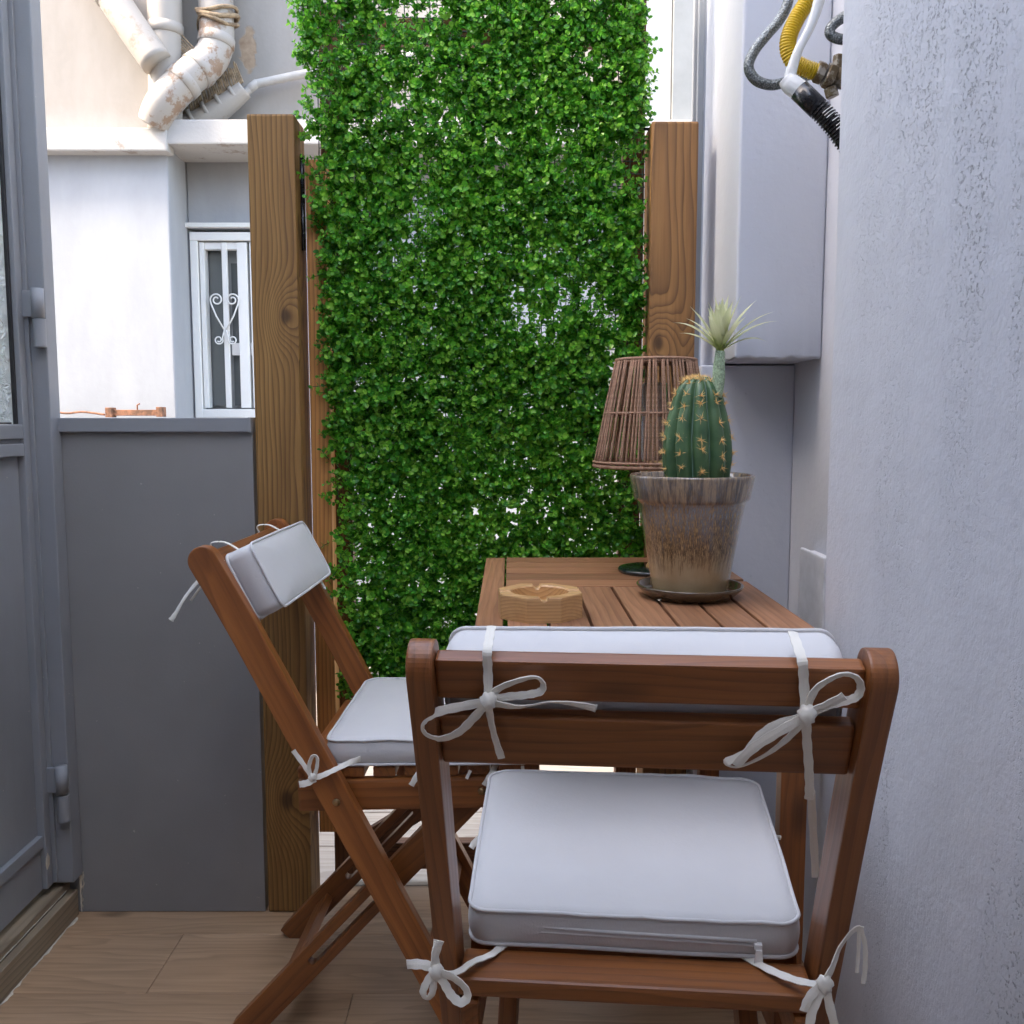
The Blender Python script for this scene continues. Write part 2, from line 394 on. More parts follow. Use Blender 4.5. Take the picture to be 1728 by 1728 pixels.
# out of frame: walls close the balcony; block and slab added to hold off light
up = box('sun_block', (-6, -5, 2.52), (-.962, 1.25, 4.3), MAT['plaster2'], bev=0)  # unseen block, sized to keep direct sun off the balcony
tag(up, 'unseen block above the grey door, added to keep sun off the balcony', 'building')
cl = box('shade_slab', (-1.0, -2.45, 2.40), (.46, -.5, 2.5), plain('warm_slab_paint', (.62, .56, .48), .8), bev=0)  # unseen slab added so camera-facing sides get mostly bounced light
tag(cl, 'unseen slab behind the viewpoint, added to cut sky light on near faces', kind='structure')
lw = box('left_house_wall', (-6, -2.4, 0), (-.955, .93, 2.5), MAT['plaster2'], bev=0)
tag(lw, 'plain wall of the house before the grey door', 'wall')
lw2 = box('wall_above_door', (-6, .93, 2.18), (-.958, 1.83, 2.515), MAT['plaster2'], bev=0)
tag(lw2, 'wall panel over the top of the grey door', 'wall')
bw = box('rear_house_wall', (-1.25, -2.6, 0), (1.0, -2.42, 2.5), plain('warm_bounce_paint', (.62, .54, .44), .8), bev=0)  # unseen wall; warm cream tone set to bounce warm light forward
tag(bw, 'plain end wall of the balcony behind the viewpoint', 'wall')

# ------------------------------------------------------------------ right-hand walls
def rough_block(name, lo, hi, mat, nx, ny, nz, amp):
    bm = bmesh.new(); bmesh.ops.create_cube(bm, size=1)
    for v in bm.verts: v.co = Vector([lo[i] + (v.co[i]+.5)*(hi[i]-lo[i]) for i in range(3)])
    es = [e for e in bm.edges if e.is_valid and any(abs((e.verts[0].co - e.verts[1].co)[i]) > 1e-6 and n > 1 for i, n in ((1, ny), (2, nz)))]
    bmesh.ops.bevel(bm, geom=[e for e in bm.edges], offset=.006, segments=3, profile=.5, affect='EDGES')
    for ax, n in ((0, nx), (1, ny), (2, nz)):
        for k in range(1, n):
            p = [0, 0, 0]; p[ax] = lo[ax] + (hi[ax]-lo[ax])*k/n; nn = [0, 0, 0]; nn[ax] = 1
            bmesh.ops.bisect_plane(bm, geom=bm.verts[:]+bm.edges[:]+bm.faces[:], plane_co=p, plane_no=nn)
    for v in bm.verts:
        q = v.co * 3.5
        v.co.x += amp * noise.noise(q) + amp*.35*noise.noise(v.co*14); v.co.y += amp*.6 * noise.noise(q + Vector((9, 3, 1)))
    return obj(name, bm, mat, smooth=True)
wr = rough_block('rough_plaster_wall', (.424, -2.4, -.01), (.80, 1.222, 4.6), MAT['plaster'], 1, 60, 60, .0025)  # upper part carried far out of view to bounce sunlight down
tag(wr, 'rough speckled lavender grey plaster wall close beside the front chair', 'wall')
md = wr.modifiers.new('edge', 'EDGE_SPLIT'); md.split_angle = R(50)
w2 = box('recess_side_wall', (.555, 1.215, -.01), (.80, 2.0, 4.2), MAT['plaster2'], bev=.003)
tag(w2, 'pale blue recess wall between the rough wall and the boxed column', 'wall')
w3 = box('recess_end_wall', (.372, 1.80, -.01), (.5545, 1.99, 1.126), MAT['plaster2'], bev=.003)
tag(w3, 'lavender end wall under the boxed column behind the cactus', 'wall')
w4 = rough_block('boxed_column', (.400, 1.65, 1.129), (.5545, 1.955, 4.2), MAT['plaster2'], 24, 20, 40, .0015)
for v in w4.data.vertices:
    if v.co.z < 1.137: v.co.z += .0035*noise.noise(v.co*55) + .003*max(0, noise.noise(v.co*23)); v.co.y += .002*noise.noise(v.co*60)
tag(w4, 'grey boxed column with chipped lower edge above the cactus', 'column')
md = w4.modifiers.new('edge', 'EDGE_SPLIT'); md.split_angle = R(22)
ds = empty('window_frame_strip', (.40, 1.99, 1.13), 'narrow blue grey metal frame strips running up behind the right post', 'frame')
box('strip', (.386, 1.958, 1.13), (.399, 1.975, 4.2), MAT['greyd'], ds); box('strip', (.392, 1.985, 1.13), (.41, 2.0, 4.2), MAT['plaster2'], ds)
box('strip', (.385, 2.006, 1.13), (.402, 2.02, 4.2), MAT['greyd'], ds)
cb = empty('conduit_box', (.53, 1.59, .60), 'white plastic conduit box low on the recess wall right of the table', 'junction box')
box('cover', (.528, 1.525, .56), (.536, 1.655, .79), plain('white_conduit', (.66, .68, .72), .35), cb, bev=.003)
box('body', (.536, 1.53, .565), (.5545, 1.65, .785), bpy.data.materials['white_conduit'], cb, bev=.002)

# ------------------------------------------------------------------ facade across the light shaft
fb = empty('opposite_building', (-1.3, 3.7, 0), 'sunlit white and cream rendered building across the yard', 'building')
box('wall', (-4.5, 3.60, -.03), (-1.297, 3.8, 2.05), MAT['facade'], fb, bev=.006, M=I4)
def wall_world(name, lo, hi, mat=None):
    bm = bmesh.new(); add_box(bm, lo, hi, .004, 2); return obj(name, bm, mat or MAT['facade'], fb)
wall_world('wall', (-4.5, 3.62, 2.118), (-1.297, 3.8, 3.6))
wall_world('wall', (-4.5, 3.802, -.03), (-1.296, 4.1, 3.6))
# recess wall with window opening
WX0, WX1, WZ0, WZ1 = -1.288, -.86, 1.03, 1.785
wall_world('wall', (-1.294, 3.80, WZ1), (4.5, 4.0, 3.6))
wall_world('wall', (WX1, 3.80, -.03), (4.5, 4.0, WZ1 - .001))
wall_world('wall', (-1.294, 3.80, -.03), (WX1 - .001, 4.0, WZ0))
wall_world('wall', (-1.294, 3.801, WZ0 + .001), (WX0, 4.0, WZ1 - .001))
box('ledge', (-4.5, 3.54, 2.018), (-1.275, 3.62, 2.102), MAT['ledge'], fb, bev=.006)
box('ledge', (-1.3, 3.55, 2.045), (4.5, 3.80, 2.135), MAT['ledge'], fb, bev=.006)
box('window_head', (-1.30, 3.77, 1.788), (-.84, 3.80, 1.806), MAT['winpaint'], fb, bev=.003)
box('reveal', (WX0, 3.9, WZ0), (WX1, 3.92, WZ1), MAT['darkroom'], fb, bev=0)
# right part of the opposite building: pale pier and marble cladding
box('pier', (.46, 3.62, -.03), (.612, 3.80, 3.55), plain('white_pier_paint', (.34, .35, .35), .6), fb)
box('cladding', (.614, 3.60, -.03), (.95, 3.80, 3.55), MAT['marble'], fb)
# window
win = box('window', (WX0 + .002, 3.865, WZ0 + .002), (WX1 - .002, 3.89, WZ1 - .002), MAT['curtain'], fb, bev=0)
def wbar(lo, hi, name='frame'): return box(name, lo, hi, MAT['winpaint'], win, bev=.003)
wbar((WX0, 3.79, WZ0), (WX0+.03, 3.84, WZ1-.0455)); wbar((WX0, 3.79, WZ1-.045), (WX1, 3.84, WZ1-.012)); wbar((WX0+.03, 3.79, WZ0), (WX1, 3.84, WZ0+.035))
wbar((WX0+.034, 3.80, WZ0+.04), (WX0+.054, 3.85, WZ1-.05), 'sash'); wbar((-1.165, 3.80, WZ0+.04), (-1.143, 3.815, WZ1-.05), 'grille_bar')
wbar((-1.103, 3.80, WZ0+.04), (-1.062, 3.85, WZ1-.05), 'sash'); wbar((-1.052, 3.80, WZ0+.04), (-1.03, 3.85, WZ1-.05), 'sash')
wbar((WX0+.054, 3.805, WZ1-.078), (-1.103, 3.84, WZ1-.05), 'sash')
wbar((-1.14, 3.82, 1.285), (-1.05, 3.85, 1.335), 'sash'); wbar((-.95, 3.80, WZ0+.04), (-.9, 3.85, WZ1-.05), 'sash')
box('pane', (-1.143, 3.853, WZ0+.05), (-1.104, 3.857, 1.284), MAT['pane'], win, bev=0); box('pane', (-1.143, 3.853, 1.336), (-1.104, 3.857, 1.66), MAT['pane'], win, bev=0)
box('pane', (WX0+.055, 3.853, WZ0+.05), (-1.166, 3.857, WZ1-.08), MAT['pane'], win, bev=0)
win.data.materials[0] = MAT['curtain']
def spiral(cx, cz, r, s, n=20, turns=1.6, a0=0.0):
    return [(cx + s*r*(1-.8*i/n)*math.cos(a0 + turns*2*math.pi*i/n), 3.79, cz + r*(1-.8*i/n)*math.sin(a0 + turns*2*math.pi*i/n)) for i in range(n+1)]
for s in (-1, 1):
    cx = -1.155
    pts = [(cx + s*.004, 3.79, 1.385), (cx + s*.035, 3.79, 1.44), (cx + s*.055, 3.79, 1.49)] + [(cx + s*.032 + s*.026*math.cos(a)*(1-.028*i), 3.79, 1.505 + .026*math.sin(a)*(1-.028*i)) for i, a in enumerate([.0 + .35*i for i in range(26)])]
    tube('scroll', pts, .0032, MAT['winpaint'], win, 6)
    pts = [(cx + s*.004, 3.79, 1.385), (cx + s*.012, 3.79, 1.355)] + [(cx + s*.028 - s*.018*math.cos(a)*(1-.03*i), 3.79, 1.345 - .018*math.sin(a)*(1-.03*i)) for i, a in enumerate([.3 + .4*i for i in range(22)])]
    tube('scroll', pts, .0028, MAT['winpaint'], win, 6)

# drain pipes fixed to the facade
def pipe_thing(name, label, pts, r, mat, collars=(), k=6, loc=None):
    P = spline(pts, k); o = empty(name, loc or pts[-1], label, 'pipe')
    tube('pipe', P, r, mat, o, 20)
    for f in collars:
        i = int(f*(len(P)-2)); a, b = P[i], P[i+1]; d = (b-a).normalized()*.018
        tube('collar', [a-d*1.1, a-d, a+d, a+d*1.1], lambda q, r=r: r*1.07 if .2 < q < .8 else r*1.0, mat, o, 20)
    return o
dp = pipe_thing('drain_pipe', 'thick vertical cream drain pipe running down the opposite facade', [(-1.285, 3.60, 3.3), (-1.285, 3.60, 2.9), (-1.290, 3.605, 2.4), (-1.31, 3.62, 2.107)], .062, MAT['pipe'], (.66,))
pb = pipe_thing('branch_drain_pipe', 'slanting cream branch pipe joining the vertical drain pipe from upper left', [(-1.62, 3.55, 2.80), (-1.50, 3.55, 2.63), (-1.41, 3.545, 2.49), (-1.30, 3.54, 2.33)], .058, MAT['pipe'], (.52,))
pe = pipe_thing('elbow_drain_pipe', 'brown stained cream pipe with elbow bending down left to the ledge', [(-1.113, 3.66, 3.3), (-1.113, 3.66, 2.62), (-1.115, 3.655, 2.45), (-1.140, 3.63, 2.37), (-1.205, 3.58, 2.29), (-1.285, 3.55, 2.19), (-1.325, 3.57, 2.125)], .064, MAT['pipe2'], (.36, .6, .72))
bm = bmesh.new()
for k in range(3):
    add_tube(bm, [(-1.113 + (.070+.01*math.sin(3*a+k))*math.cos(a), 3.66 + .074*math.sin(a), 2.515 + .02*k + .014*math.sin(a*2+k)) for a in [2*math.pi*j/28 for j in range(28)]], .007 + .002*(k % 2), 8, True)
obj('sealant_wrap', bm, MAT['rope'], pe, smooth=True)
pl = pipe_thing('lagged_pipe', 'short ribbed insulated pipe lying slanted on the ledge below the elbow', [(-1.03, 3.72, 2.30), (-1.10, 3.72, 2.245), (-1.19, 3.72, 2.185), (-1.29, 3.72, 2.135)], lambda q: .034 + .022*q, MAT['pipe'], ())
bm = bmesh.new()
for k in range(5):
    f = .15 + k*.2; p = Vector((-1.03, 3.72, 2.30)).lerp(Vector((-1.29, 3.72, 2.135)), f); d = Vector((-.26, 0, -.165)).normalized()
    rr = (.034 + .022*f)*1.06
    add_tube(bm, [p - d*.008, p + d*.008], rr, 20)
obj('band', bm, MAT['pipe'], pl, smooth=True)
bm = bmesh.new()
for k in range(46):
    f = k/46; p = Vector((-1.03, 3.72, 2.315)).lerp(Vector((-1.29, 3.72, 2.15)), f) + Vector((0, -.02, .034 + .012*f))
    h = .03 + .03*random.random(); q = p + Vector((-.03 + .02*random.random(), 0, h)); add_tube(bm, [p - Vector((0, 0, .03)), q], .0035, 5)
obj('sealant_bristle', bm, MAT['rope'], pl)
bm = bmesh.new()
for k in range(12):
    f = k/12; p = Vector((-1.235, 3.6, 2.33)).lerp(Vector((-1.175, 3.6, 2.41)), f)
    add_tube(bm, [p, p + Vector((-.055, 0, .05 + .02*random.random()))], .003, 5)
obj('sealant_bristle', bm, MAT['rope'], pe)
pt = pipe_thing('thin_overflow_pipe', 'thin grey overflow pipe sloping up right across the facade', [(-1.04, 3.74, 2.285), (-1.0, 3.74, 2.32), (-.95, 3.74, 2.335), (-.6, 3.74, 2.40), (.1, 3.74, 2.50)], .016, plain('grey_pipe', (.38, .36, .34), .6), (.3,))
# things on the ledge line of the yard wall just beyond the parapet
ib = empty('iron_bracket', (-1.36, 3.38, 1.03), 'rusty iron bar with bolted ends lying above the grey parapet', 'bracket')
box('bar', (-1.455, 3.37, 1.036), (-1.27, 3.39, 1.058), MAT['rust'], ib, M=I4); box('bolt', (-1.47, 3.36, 1.03), (-1.445, 3.40, 1.066), MAT['rust'], ib); box('bolt', (-1.285, 3.36, 1.032), (-1.262, 3.40, 1.068), MAT['rust'], ib)
tube('hook', [(-1.36, 3.38, 1.05), (-1.36, 3.38, 1.075), (-1.35, 3.38, 1.08)], .003, MAT['rust'], ib, 6)
bs = box('yard_wall', (-4.5, 3.3, -.03), (-1.0, 3.45, 1.028), MAT['facade'], bev=.004); tag(bs, 'low white yard wall behind the grey parapet', 'wall')
wr2 = tube('loose_wire', spline([(-1.75, 3.38, 1.075), (-1.68, 3.38, 1.055), (-1.62, 3.38, 1.045), (-1.56, 3.38, 1.05), (-1.48, 3.38, 1.04)], 6), .004, MAT['rust'], None, 6)
tag(wr2, 'thin loose wire lying left of the rusty bar', 'wire')

# ------------------------------------------------------------------ parapet
pp = empty('parapet', (-.7, 1.83, 0), 'waist high grey sheet metal parapet left of the wooden post', 'parapet')
box('panel', (-1.2, 1.824, .001), (-.509, 1.86, 1.0), MAT['greyp'], pp, bev=.001)
box('cap', (-.905, 1.812, .997), (-.512, 1.865, 1.0245), MAT['greyd'], pp, bev=.0015)
box('cap_end', (-.514, 1.811, .996), (-.5085, 1.866, 1.0255), MAT['greyd'], pp, bev=.001)

# ------------------------------------------------------------------ grey door on the left
dr = empty('grey_door', (-.93, 1.35, .08), 'blue grey metal door with frosted textured glass on the left', 'door')
G = MAT['greyd']
box('frame_post', (-.955, 1.783, .085), (-.885, 1.823, 2.16), G, dr, bev=.003)
box('frame_lip', (-.93, 1.776, .09), (-.915, 1.782, 2.15), G, dr, bev=.001)
box('frame_post', (-.955, .93, .085), (-.90, .962, 2.16), G, dr, bev=.003)
box('frame_head', (-.955, .963, 2.10), (-.90, 1.782, 2.16), G, dr, bev=.003)
lf = box('leaf', (-.953, .966, .09), (-.946, 1.7735, .97), G, dr, bev=0)
box('stile', (-.952, 1.752, .088), (-.922, 1.7745, 2.09), G, lf, bev=.002); box('stile', (-.952, .966, .088), (-.922, 1.01, 2.09), G, lf, bev=.002)
box('rail', (-.9515, 1.0105, .985), (-.9225, 1.7515, 1.012), G, lf, bev=.002); box('rail', (-.9515, 1.0105, .952), (-.9225, 1.7515, .976), G, lf, bev=.002)
box('rail', (-.9515, 1.0105, .977), (-.930, 1.7515, .984), G, lf, bev=0)
box('rail', (-.9515, 1.0105, 2.03), (-.9225, 1.7515, 2.09), G, lf, bev=.002)
box('rail', (-.9515, 1.0105, .175), (-.9255, 1.7515, .20), G, lf, bev=.002); box('kick_plate', (-.9512, 1.0105, .088), (-.932, 1.7515, .174), G, lf, bev=.001)
box('lower_panel', (-.9505, 1.0106, .2005), (-.936, 1.7514, .9515), G, lf, bev=.001)
box('glass', (-.943, 1.0106, 1.0125), (-.937, 1.744, 2.0295), MAT['obscure'], dr, bev=0)
box('gasket', (-.946, 1.7445, 1.0126), (-.931, 1.7514, 2.0294), MAT['gasket'], dr, bev=.001)
box('gasket', (-.946, 1.0107, 1.0126), (-.931, 1.728, 1.016), MAT['gasket'], dr, bev=.0005)
for z0, z1 in ((1.158, 1.268), (.22, .335)):
    zm = z0 + (z1-z0)*.48
    h = tube('hinge', [(-.892, 1.772, z0), (-.892, 1.772, z0+.002), (-.892, 1.772, zm-.001), (-.892, 1.772, zm)], .0115, G, dr, 16)
    tube('knuckle', [(-.893, 1.771, zm+.002), (-.893, 1.771, z1)], .0115, G, h, 16)
    box('flap', (-.925, 1.770, zm+.004), (-.893, 1.777, z1-.004), G, h, bev=.002)
lamp_room = box('room_wall', (-1.9, .6, 0), (-1.86, 2.2, 2.5), plain('pale_room_wall', (.75, .78, .76), .8), bev=0); tag(lamp_room, 'pale room wall seen blurred through the frosted door glass', 'wall')
cbb = empty('door_curb', (-.93, 1.3, 0), 'wood look curb board under the grey door with chipped plaster edge', 'curb')
board('face_board', (-.9015, -.5, .028), (-.9015, 1.815, .028), .055, .017, MAT['curbwood'], cbb, up=(1, 0, 0))
board('sill', (-1.08, -.5, .036), (-1.08, 1.822, .036), .338, .072, MAT['curbwood'], cbb, bev=.004)
bm = bmesh.new()
def ragged(p, d, s_, L, n, w0, w1):
    rows = []
    for k in range(n+1):
        q = Vector(p) + Vector(d)*(L*k/n); u = abs(noise.noise(q*31)) + .8*abs(noise.noise(q*90)); w = w0 + (w1-w0)*min(1, u*1.3)
        up = Vector(d).cross(Vector(s_)); up = up if up.z + abs(up.y)*.5 > 0 else -up; e = .0012 + .003*abs(noise.noise(q*70))
        rows.append([bm.verts.new(q), bm.verts.new(q + Vector(s_)*w*.5 + up*e), bm.verts.new(q + Vector(s_)*w + up*e*.3)])
    for A, B in zip(rows, rows[1:]):
        for j in range(2): bm.faces.new((A[j], A[j+1], B[j+1], B[j]))
ragged((-.8932, -.4, .0006), (0, 1, 0), (1, 0, 0), 2.2, 260, .0005, .0085)
ragged((-.8925, 1.8225, .0006), (0, 0, 1), (1, 0, 0), .088, 26, .002, .010)
ragged((-.9107, 1.2, .0565), (0, 1, 0), (.7, 0, .7), .6, 90, .0002, .006)
o = obj('chipped_plaster', bm, plain('raw_plaster', (.58, .52, .42), .9, 0, 60, .2), cbb); o['kind'] = 'stuff'
bm = bmesh.new(); r_ = bmesh.ops.create_icosphere(bm, subdivisions=2, radius=.012)
for v in r_['verts']: v.co = Vector((v.co.x*.14 - .922, v.co.y*.6*(1+.5*noise.noise(v.co*200)) + 1.757, v.co.z*1.3*(1+.6*noise.noise(v.co*160)) + .145))
obj('paint_chip', bm, bpy.data.materials['raw_plaster'], dr)

# ------------------------------------------------------------------ posts and gate
def post(name, x0, x1, y0, y1, z1, mat, label):
    z0 = .001; cx, cy = (x0+x1)/2, (y0+y1)/2
    p = board(name, (cx, cy, z0), (cx, cy, z1), x1-x0, y1-y0, mat, None, up=(0, 1, 0), bev=.005)
    return tag(p, label, 'post')
post('wooden_post', -.503, -.412, 1.822, 1.912, 1.603, MAT['post'], 'square greenish brown timber post between grey parapet and leaf panel')
post('wooden_post', .272, .363, 1.822, 1.912, 1.590, MAT['post_r'], 'knotty timber post right of the leaf panel behind the lamp')
gt = empty('garden_gate', (-.06, 1.93, 0), 'brown timber gate that carries the artificial leaf panel', 'gate')
D = MAT['gatedark']
gb = board('edge_board', (-.384, 1.895, .15), (-.384, 1.895, 1.532), .040, .045, MAT['gatewood'], gt, up=(0, 1, 0), bev=.002); gb['label'] = 'orange stained edge board'
board('stile', (-.3575, 1.945, .02), (-.3575, 1.945, 1.85), .052, .035, D, gt, up=(0, 1, 0)); board('stile', (.252, 1.945, .02), (.252, 1.945, 2.0), .045, .035, D, gt, up=(0, 1, 0))
board('rail', (-.33, 1.952, .065), (.229, 1.952, .065), .06, .03, D, gt, up=(0, 1, 0)); board('rail', (-.33, 1.952, 1.80), (.229, 1.952, 1.80), .05, .03, D, gt, up=(0, 1, 0))
board('rail', (-.33, 1.952, 1.0), (.229, 1.952, 1.0), .05, .03, D, gt, up=(0, 1, 0))
board('brace', (-.32, 1.949, .44), (.22, 1.949, .10), .045, .02, D, gt, up=(0, 1, 0)); board('brace', (-.32, 1.928, .10), (.22, 1.928, .44), .045, .02, D, gt, up=(0, 1, 0))
for z in (1.40, .72, 1.49):
    tube('hinge', [(-.409, 1.868, z-.045), (-.409, 1.868, z+.045)], .005, MAT['black'], gt, 8)
tube('latch_pin', [(.262, 1.86, 1.586), (.30, 1.86, 1.586), (.30, 1.86, 1.593)], .003, MAT['black'], gt, 6)

# ------------------------------------------------------------------ artificial leaf panel
hp = empty('artificial_hedge_panel', (-.06, 1.90, .46), 'artificial green boxwood leaf panel on dark plastic mesh between the posts', 'hedge panel')
HY = 1.872
def left_edge(z):
    for (za, xa), (zb, xb) in zip(((.40, -.328), (.50, -.338), (.91, -.358), (1.38, -.366), (1.75, -.396)), ((.50, -.338), (.91, -.358), (1.38, -.366), (1.75, -.396), (2.2, -.398))):
        if z <= zb: return xa + (xb-xa)*max(0, (z-za)/(zb-za))
    return -.408
def bulge(x, z): return .010*noise.noise(Vector((x*4, 0, z*2.5)))
bm = bmesh.new()
z = .475
while z < 2.10:
    xl = left_edge(z) + .004; pts = []
    n = 14
    for i in range(n+1):
        x = xl + (.268-xl)*i/n; pts.append((x, HY + bulge(x, z) + .003*random.random(), z + .003*noise.noise(Vector((x*9, z*9, 0)))))
    add_tube(bm, pts, .0011, 4); z += .0245
x = -.40
while x < .27:
    pts = []; z = .47
    while z < 2.11:
        if x > left_edge(z) - .004: pts.append((x + .003*noise.noise(Vector((x*7, z*6, 4))), HY + bulge(x, z), z))
        z += .06
    if len(pts) > 1: add_tube(bm, pts, .0011, 4)
    x += .0245
lat = obj('mesh_backing', bm, plain('dark_green_plastic', (.012, .035, .016), .4), hp); lat['kind'] = 'stuff'

def leaf_mat():
    t = NT('plastic_boxwood_leaf'); r = t.island(); c = t.coord('Object')
    n = t.noise(t.n.new('ShaderNodeNewGeometry').outputs['Position'], 7, 3)
    k = t.math('ADD', t.math('MULTIPLY', r, .85), t.math('MULTIPLY', n, .42))
    col = t.ramp(k, [(.12, (.010, .085, .012)), (.38, (.038, .26, .024)), (.66, (.11, .42, .036)), (.95, (.30, .62, .075))])
    t.set(Base_Color=col, Roughness=.34, Specular_IOR_Level=.5)
    tr = t.n.new('ShaderNodeBsdfTranslucent'); t.l.new(t.mix(.5, col, (.16, .50, .05)), tr.inputs['Color'])
    ms = t.n.new('ShaderNodeMixShader'); ms.inputs[0].default_value = .45
    t.l.new(t.b.outputs[0], ms.inputs[1]); t.l.new(tr.outputs[0], ms.inputs[2])
    t.l.new(ms.outputs[0], t.n['Material Output'].inputs['Surface']); return t.m
MAT['leaf'] = leaf_mat(); MAT['stem'] = plain('green_stem_plastic', (.03, .10, .025), .5)
def leaf_geo(V, F, MI, p, d, n, L, w):
    """one cupped round leaf from base p along d, face normal n"""
    d = d.normalized(); n = (n - d*n.dot(d)).normalized(); s = d.cross(n); b = len(V)
    V += [p, p + d*L*.35 + s*w*.42 + n*L*.08, p + d*L*.78 + s*w*.40 + n*L*.05, p + d*L - n*L*.06, p + d*L*.78 - s*w*.40 + n*L*.05, p + d*L*.35 - s*w*.42 + n*L*.08, p + d*L*.55 - n*L*.05]
    for a, c in ((0, 1), (1, 2), (2, 3), (3, 4), (4, 5), (5, 0)): F.append((b+6, b+a, b+c)); MI.append(0)
def sprig(rs):
    V, F, MI = [], [], []; L = rs.uniform(.026, .042); npair = rs.randint(4, 6); pts = []
    bend = Vector((rs.uniform(-.3, .3), rs.uniform(-.1, .1), 0))
    for i in range(npair+1):
        f = i/npair; pts.append(Vector((bend.x*f*f*L*1.6, bend.y*f*L, L*f)))
    ang = rs.uniform(0, 6.28)
    for i in range(1, npair+1):
        p = pts[i]; ang += 1.57 + rs.uniform(-.35, .35); sz = rs.uniform(.0070, .0122)*(1 - .25*(i == npair))
        up = rs.uniform(.25, .75) + .5*(i == npair)
        for q in (0, math.pi):
            r = Vector((math.cos(ang+q), math.sin(ang+q), 0)); d = r + Vector((0, 0, up)); n = Vector((0, 0, 1)) - r*up*.7
            n += Vector((rs.uniform(-.4, .4), rs.uniform(-.4, .4), 0)); leaf_geo(V, F, MI, p, d, n, sz, sz*1.05)
    for a, c in zip(pts, pts[1:]):   # square stem
        b = len(V); w = .0007
        for e in (a, c): V += [e + Vector((w, 0, 0)), e + Vector((-w*.5, w*.87, 0)), e + Vector((-w*.5, -w*.87, 0))]
        for j in range(3): F.append((b+j, b+(j+1) % 3, b+3+(j+1) % 3, b+3+j)); MI.append(1)
    return V, F, MI
def me_from(V, F, MI, name):
    me = bpy.data.meshes.new(name); me.from_pydata([tuple(v) for v in V], [], F)
    me.materials.append(MAT['leaf']); me.materials.append(MAT['stem']); me.polygons.foreach_set('material_index', MI); me.update(); return me
rs = random.Random(11); protos = [sprig(rs) for _ in range(14)]; pmesh = [me_from(*p, 'sprig') for p in protos]
def sprig_frame(x, z, side=0.0):
    d = Vector((rs.gauss(side*.6, .55), -1 + .75*rs.random(), rs.gauss(.30, .65))).normalized()
    M = d.to_track_quat('Z', 'Y').to_matrix().to_4x4() @ Matrix.Rotation(rs.uniform(0, 6.28), 4, 'Z')
    sc = rs.uniform(.8, 1.2); M = M @ Matrix.Scale(sc, 4)
    M.translation = Vector((x, HY + bulge(x, z) + rs.uniform(-.016, .012), z)); return M
spots = []
while len(spots) < 18000:
    z = rs.uniform(.46, 2.12); xl = left_edge(z); x = rs.uniform(xl, .258)
    g = noise.noise(Vector((x*13, 1.5, z*13)))*.9 + .35*noise.noise(Vector((x*30, 7, z*30)))
    thin = .34 if (x < xl + .045 and .6 < z < .95) else 1.0
    gap = .26 if z > 1.35 and x < -.12 else 0
    if rs.random() < thin * max(.10, min(1, .92 + g*1.0 - gap)): spots.append((x, z))
V, F, MI = [], [], []
frames = []
for i, (x, z) in enumerate(spots): frames.append(sprig_frame(x, z))
for k in range(60):   # stragglers at both edges and the foot
    z = rs.uniform(.47, 2.1)
    frames.append(sprig_frame(left_edge(z) - rs.uniform(0, .008), z, -1.2) if k % 2 else sprig_frame(.260, z, 1.0))
for k in range(26): frames.append(sprig_frame(rs.uniform(-.33, .26), .462 - .01*rs.random()))
frames.append(sprig_frame(-.335, .485, -.5)); frames.append(sprig_frame(-.332, .473, -.5))
# the ones that stand proudest of the panel are pieces of their own, the rest one mass
order = sorted(range(len(frames)), key=lambda i: frames[i].translation.y if 1.0 < 99 else 0)
own = set([i for i in order if frames[i].translation.z < 1.80][:280])
for i, M in enumerate(frames):
    k = rs.randrange(len(protos))
    if i in own: link(bpy.data.objects.new('sprig', pmesh[k]), M, hp)
    else:
        b = len(V); pv, pf, pm = protos[k]; V += [M @ v for v in pv]; F += [tuple(b+q for q in f) for f in pf]; MI += pm
fo = link(bpy.data.objects.new('foliage', me_from(V, F, MI, 'foliage')), I4, hp); fo['kind'] = 'stuff'

# ------------------------------------------------------------------ hoses under the boiler
hs = empty('braided_hose', (.41, 1.45, 1.55), 'grey steel braided hose looping down from the top left of the pipework', 'hose')
def braid_mat():
    t = NT('steel_braid'); c = t.coord(); v = t.voronoi(c, 420); t.set(Base_Color=t.mix(t.rng(v, .1, .7), (.30, .32, .32), (.10, .11, .11)), Metallic=.75, Roughness=.42); t.bump(v, .8, .001); return t.m
MAT['braid'] = braid_mat()
tube('hose', spline([(.42, 1.47, 1.80), (.418, 1.46, 1.70), (.420, 1.45, 1.652), (.408, 1.45, 1.622), (.388, 1.45, 1.598), (.370, 1.45, 1.575), (.362, 1.45, 1.552), (.374, 1.45, 1.533), (.398, 1.45, 1.526), (.425, 1.45, 1.532), (.46, 1.46, 1.545)], 7), .0078, MAT['braid'], hs, 14)
h2 = empty('braided_hose', (.46, 1.35, 1.56), 'short bend of braided hose half hidden by the rough wall edge', 'hose')
tube('hose', spline([(.50, 1.33, 1.592), (.468, 1.34, 1.580), (.450, 1.345, 1.567), (.452, 1.345, 1.555), (.475, 1.34, 1.549), (.52, 1.33, 1.56)], 7), .0072, MAT['braid'], h2, 14)
